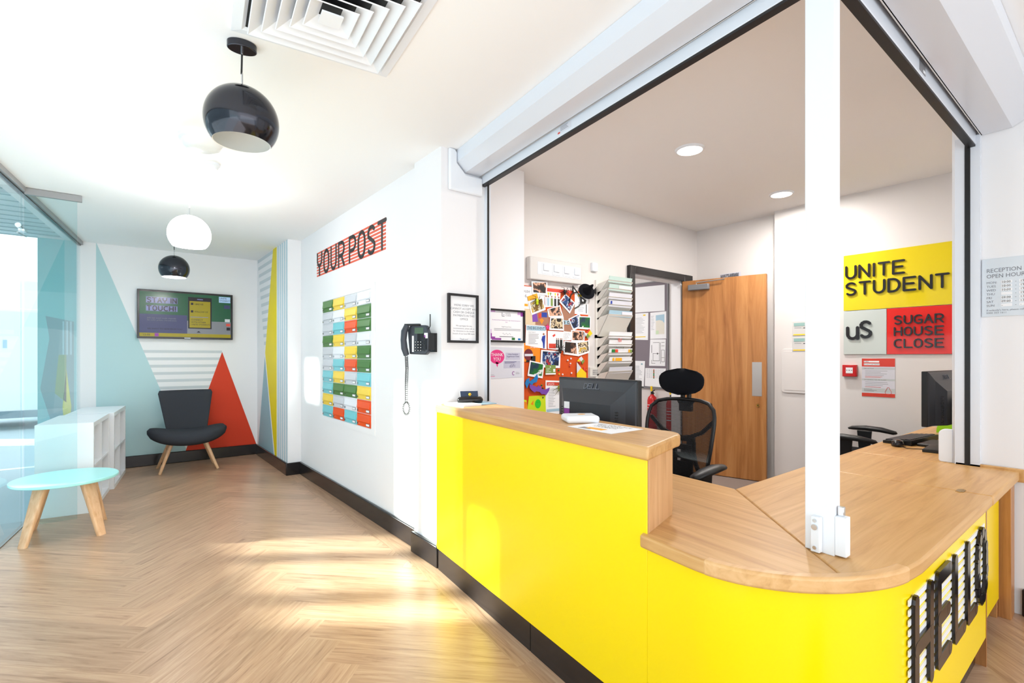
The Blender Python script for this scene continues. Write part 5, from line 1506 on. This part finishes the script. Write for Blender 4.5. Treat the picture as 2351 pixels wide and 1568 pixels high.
t = T('cable_bracket', 'small grey metal bracket standing behind the front monitor', 'bracket', (1.70, 1.78, mz), math.radians(-92), local=True)
m = M(STEEL)
for q in ((-.055, -.045, 0, .20), (.045, .055, 0, .20), (-.045, .045, .188, .20)): m.box((q[0], -.004, q[2]), (q[1], .004, q[3]))
m.box((-.055, -.03, 0), (.055, .03, .004))
O('frame', m, t)
# office chairs
def office_chair(loc, rot, lab):
    t = T('office_chair', lab, 'office chair', loc, rot, group='black mesh office chairs', local=True)
    def sup(x0, y0, z0, hx, hy, n=24, e=.5): return [(x0 + hx * math.copysign(abs(math.cos(2 * PI * k / n)) ** e, math.cos(2 * PI * k / n)), y0 + hy * math.copysign(abs(math.sin(2 * PI * k / n)) ** e, math.sin(2 * PI * k / n)), z0) for k in range(n)]
    O('seat', M(SEATF).ring([sup(0, 0, .42, .21, .20), sup(0, 0, .44, .245, .235), sup(0, 0, .48, .25, .24), sup(0, 0, .50, .22, .21)]), t, smooth=50)
    # back: frame loop, mesh and lumbar support
    def bp(u, v):                        # u -1..1 across, v 0..1 up
        hw = .165 + .050 * math.sin(min(v, .75) / .75 * PI / 2) - (.03 * ((v - .75) / .25) ** 2 if v > .75 else 0)
        return (u * hw, .235 + .05 * v - .03 * math.sin(v * PI) - .035 * (u * u) + .0, .50 + .46 * v + (.012 * (1 - u * u) if v > .9 else 0))
    loop = [bp(-1, v / 12) for v in range(1, 12)] + [bp(-.86, .985)] + [bp(u / 5, 1.0) for u in range(-3, 4)] + [bp(.86, .985)] + [bp(1, v / 12) for v in range(11, 0, -1)] + [bp(.8, .0), bp(0, -.02), bp(-.8, .0), bp(-1, 1 / 12)]
    O('back_frame', M(BLACK).tube(loop, .011, 8), t, smooth=60)
    g = [[bp(u / 8, v / 12) for u in range(-8, 9)] for v in range(13)]
    m = M(CHMESH)
    for i in range(12):
        for j in range(16): m.face([g[i][j], g[i][j + 1], g[i + 1][j + 1], g[i + 1][j]])
    O('back_mesh', m, t, smooth=60)
    m = M(BLACK)
    def strip(pts, w_): m.tube([(x, y + .018, z) for x, y, z in pts], w_, 6)
    strip([bp(-.95, .78), bp(-.6, .62), bp(-.25, .55), bp(0, .535), bp(.25, .55), bp(.6, .62), bp(.95, .78)], .013)
    for s_ in (-1, 1):
        strip([bp(s_ * .22, .55), bp(s_ * .38, .48), bp(s_ * .40, .36), bp(s_ * .50, .22), bp(s_ * .78, .05)], .013)
    def plate(pts): m.prism([(x, y + .012, z) for x, y, z in pts], (0, .012, 0))
    def hole_row(v0, v1): plate([bp(-.42, v0), bp(.42, v0), bp(.40, v1), bp(-.40, v1)])
    for v0, v1 in ((.0, .23), (.27, .34), (.38, .45), (.49, .55)): hole_row(v0, v1)
    for s_ in (-1, 1):
        plate([bp(s_ * .16, .22), bp(s_ * .42, .22), bp(s_ * .40, .55), bp(s_ * .16, .55)])
    plate([bp(-.35, 1.0), bp(.35, 1.0), bp(.2, .93), bp(0, .90), bp(-.2, .93)])
    O('lumbar_support', m, t, label='black plastic lumbar support')
    O('headrest_stem', M(BLACK).box((-.030, .285, .90), (-.010, .31, 1.06)).box((.010, .285, .90), (.030, .31, 1.06)).box((-.04, .283, .90), (.04, .312, .945)), t, bevel=.003)
    n = 28
    rings = []
    for i in range(11):
        v = -1 + 2 * i / 10
        e = max(1 - abs(v) ** 2.6, .02) ** .5
        rings.append([(.145 * e * math.copysign(abs(math.cos(2 * PI * k / n)) ** .7, math.cos(2 * PI * k / n)) * (1 + .06 * v), .265 + .035 * math.sin(2 * PI * k / n) * e - .03 * (abs(math.cos(2 * PI * k / n)) ** 2), 1.078 + .080 * v) for k in range(n)])
    O('headrest', M(SEATF).ring(rings), t, smooth=60)
    for s_ in (-1, 1):
        a = O('armrest', M(BLACK).tube([(s_ * .27, .12, .635), (s_ * .275, .09, .645), (s_ * .28, 0, .655), (s_ * .28, -.10, .648), (s_ * .272, -.19, .622), (s_ * .268, -.205, .615)], [.012, .026, .034, .034, .026, .008], 12), t, smooth=60)
        a.data.transform(Matrix.Translation((0, 0, .635)) @ Matrix.Diagonal((1.15, 1, .62, 1)) @ Matrix.Translation((0, 0, -.635)))
        O('arm_post', M(BLACK).prism([(s_ * .265, -.05, .63), (s_ * .265, .05, .63), (s_ * .265, .035, .44), (s_ * .265, -.035, .44)], (s_ * .022, 0, 0)).box((min(s_ * .2, s_ * .287), -.035, .42), (max(s_ * .2, s_ * .287), .035, .44)), t, bevel=.004)
    O('gas_column', M(BLACK).cyl((0, 0, .08), (0, 0, .43), .028), t, smooth=50)
    for k in range(5):
        a = 2 * PI * k / 5 + .3
        x, y = .28 * math.cos(a), .28 * math.sin(a)
        O('base_spoke', M(BLACK).tube([(0, 0, .11), (x * .6, y * .6, .095), (x, y, .075)], [.028, .022, .016], 8), t, smooth=60)
        O('castor', M(BLACK).cyl((x - .014 * math.sin(a), y + .014 * math.cos(a), .028), (x + .014 * math.sin(a), y - .014 * math.cos(a), .028), .028, 16), t, smooth=50)
    O('spine', M(BLACK).tube([(0, .10, .42), (0, .24, .43), (0, .285, .52), (0, .275, .70)], [.03, .03, .03, .02], 8), t, smooth=60)
    return t
oc = office_chair((2.40, 1.70, 0), math.radians(-86), 'black mesh office chair with headrest in front of the open door')
oc2 = copy_tree(oc)
oc2.location = (4.46, 1.385, 0)
oc2.rotation_euler = (0, 0, math.radians(4))
tag(oc2, 'black mesh office chair at the far desk, mostly hidden by the white post')
# far desk
mo2 = monitor((3.95, .775, mz), math.radians(-4), 'black computer monitor seen edge-on at the far end of the worktop', z0=.135)
t = T('keyboard', 'black computer keyboard lying on the far worktop', 'keyboard', (4.02, .935, mz), math.radians(-5), local=True)
O('case', M(BLACK).prism([(-.225, -.075, 0), (-.225, .075, 0), (-.225, .075, .018), (-.225, -.075, .034)], (.45, 0, 0)), t, bevel=.003)
m = M(mat('key_black', (34, 35, 40), .4))
for r in range(5):
    for c in range(15): m.box((-.21 + c * .028, -.062 + r * .026, .030 - r * .0028), (-.187 + c * .028, -.040 + r * .026, .037 - r * .0028))
O('keys', m, t)
t = T('computer_mouse', 'black computer mouse in front of the keyboard on the far worktop', 'mouse', (3.735, .935, mz), math.radians(10), local=True)
O('shell', M(BLACKG).ring([[(.055 * e * math.cos(2 * PI * k / 20), .034 * e * math.sin(2 * PI * k / 20), z) for k in range(20)] for e, z in ((.9, 0), (1, .008), (.95, .022), (.75, .034), (.35, .040), (.02, .041))]), t, smooth=70)
O('cable', M(BLACK).tube([(-.05, -.01, .01), (-.09, -.05, .004), (-.06, -.12, .004), (.05, -.16, .004), (.20, -.17, .004)], .0022, 6), t, smooth=60)
thing('desk_pad', M(BLACK).poly_z([(3.62, .70), (3.82, .71), (3.82, .80), (3.61, .79)], mz, mz + .018), 'flat black pad with a blue sticker beside the keyboard', 'pad', bevel=.003)
t = T('partition_tab', 'small white round-cornered divider where the worktop meets the wall', 'divider', (3.37, .64, mz))
pr = [(.612, mz)] + [(.668 - .012 + .012 * math.cos(a), mz + .012 + .012 * math.sin(a)) for a in [-PI / 2 + k * PI / 8 for k in range(5)]] + [(.668 - .028 + .028 * math.cos(a), mz + .170 - .028 + .028 * math.sin(a)) for a in [k * PI / 12 for k in range(7)]] + [(.612, mz + .170)]
O('panel', M(WHITE).slab(('X', 3.362), pr, -.03, 0), t, bevel=.003)
t = T('lime_disc', 'bright lime green half-round board standing behind the far monitor', 'board', (4.62, .75, mz))
O('disc', M(mat('lime_green', (150, 220, 20), .45)).slab(('X', 4.62), [(.74 + .19 * math.cos(a), mz + .002 + .19 * math.sin(a)) for a in [PI * k / 20 for k in range(21)]], -.012, 0), t)
O('foot', M(mat('lime_green_foot', (150, 220, 20), .45)).box((4.58, .65, mz), (4.68, .83, mz + .004)), t)
thing('yellow_folder', M(MUST).box((4.72, .63, mz), (4.75, .72, mz + .28)), 'yellow folder standing upright behind the lime green board', 'folder')
t = T('door_closer', 'small chrome door closer fixed outside the glazing near its top', 'door closer', (-.575, 5.15, 2.19), -GA, local=True)
O('body', M(CHROME).tube([(0, -.07, 0), (0, .05, -.012)], .018, 14), t, smooth=50)
O('bracket', M(CHROME).box((-.012, -.03, -.035), (.028, .03, -.015)), t, bevel=.003)
O('arm', M(CHROME).tube([(0, .03, -.02), (-.05, .12, -.02), (-.02, .22, -.03)], .005, 8), t, smooth=50)
# street scene beyond the glass
t = T('van', 'white van parked across the road seen faintly through the glazing', 'van', (-1.0, 12.8, -.03))
vx0, vx1 = -3.2, .6
O('body', M(VANW).prism([(vx0, 12.0, .25), (vx1 - .2, 12.0, .25), (vx1, 12.0, .5), (vx1, 12.0, .95), (vx1 - .6, 12.0, 1.3), (vx1 - 1.0, 12.0, 2.05), (vx0, 12.0, 2.1)], (0, 1.7, 0)), t, bevel=.06)
O('sill', M(mat('van_sill', (120, 140, 152), .6)).box((vx0 + .02, 11.985, .18), (vx1 - .2, 13.6, .30)), t)
m = M(LBLUE)
for k in range(4): m.box((-1.95 + k * .13, 11.985, 1.38), (-1.90 + k * .13, 12.0, 1.52))
O('side_marks', m, t)
for x in (-2.5, -.3):
    O('wheel', M(BLACK).cyl((x, 11.99, .30), (x, 12.2, .30), .33, 28), t, smooth=50)
t = T('pavement_board', 'white pavement board standing outside by the road', 'board', (-1.9, 9.6, -.03))
O('panel', M(VANW).box((-2.35, 9.55, .12), (-1.45, 9.62, 1.28)), t)
O('foot', M(MGREY).box((-2.3, 9.5, -.03), (-1.5, 9.7, .12)), t)
thing('road_line', M(ROADW).box((-6, 7.8, -.03), (.5, 7.9, -.026)), 'white painted line on the pavement outside the glazing', 'road line')
ST('wall_opposite', M(W_WALL).box((-10, 18, -.1), (6, 18.4, 3.2)))
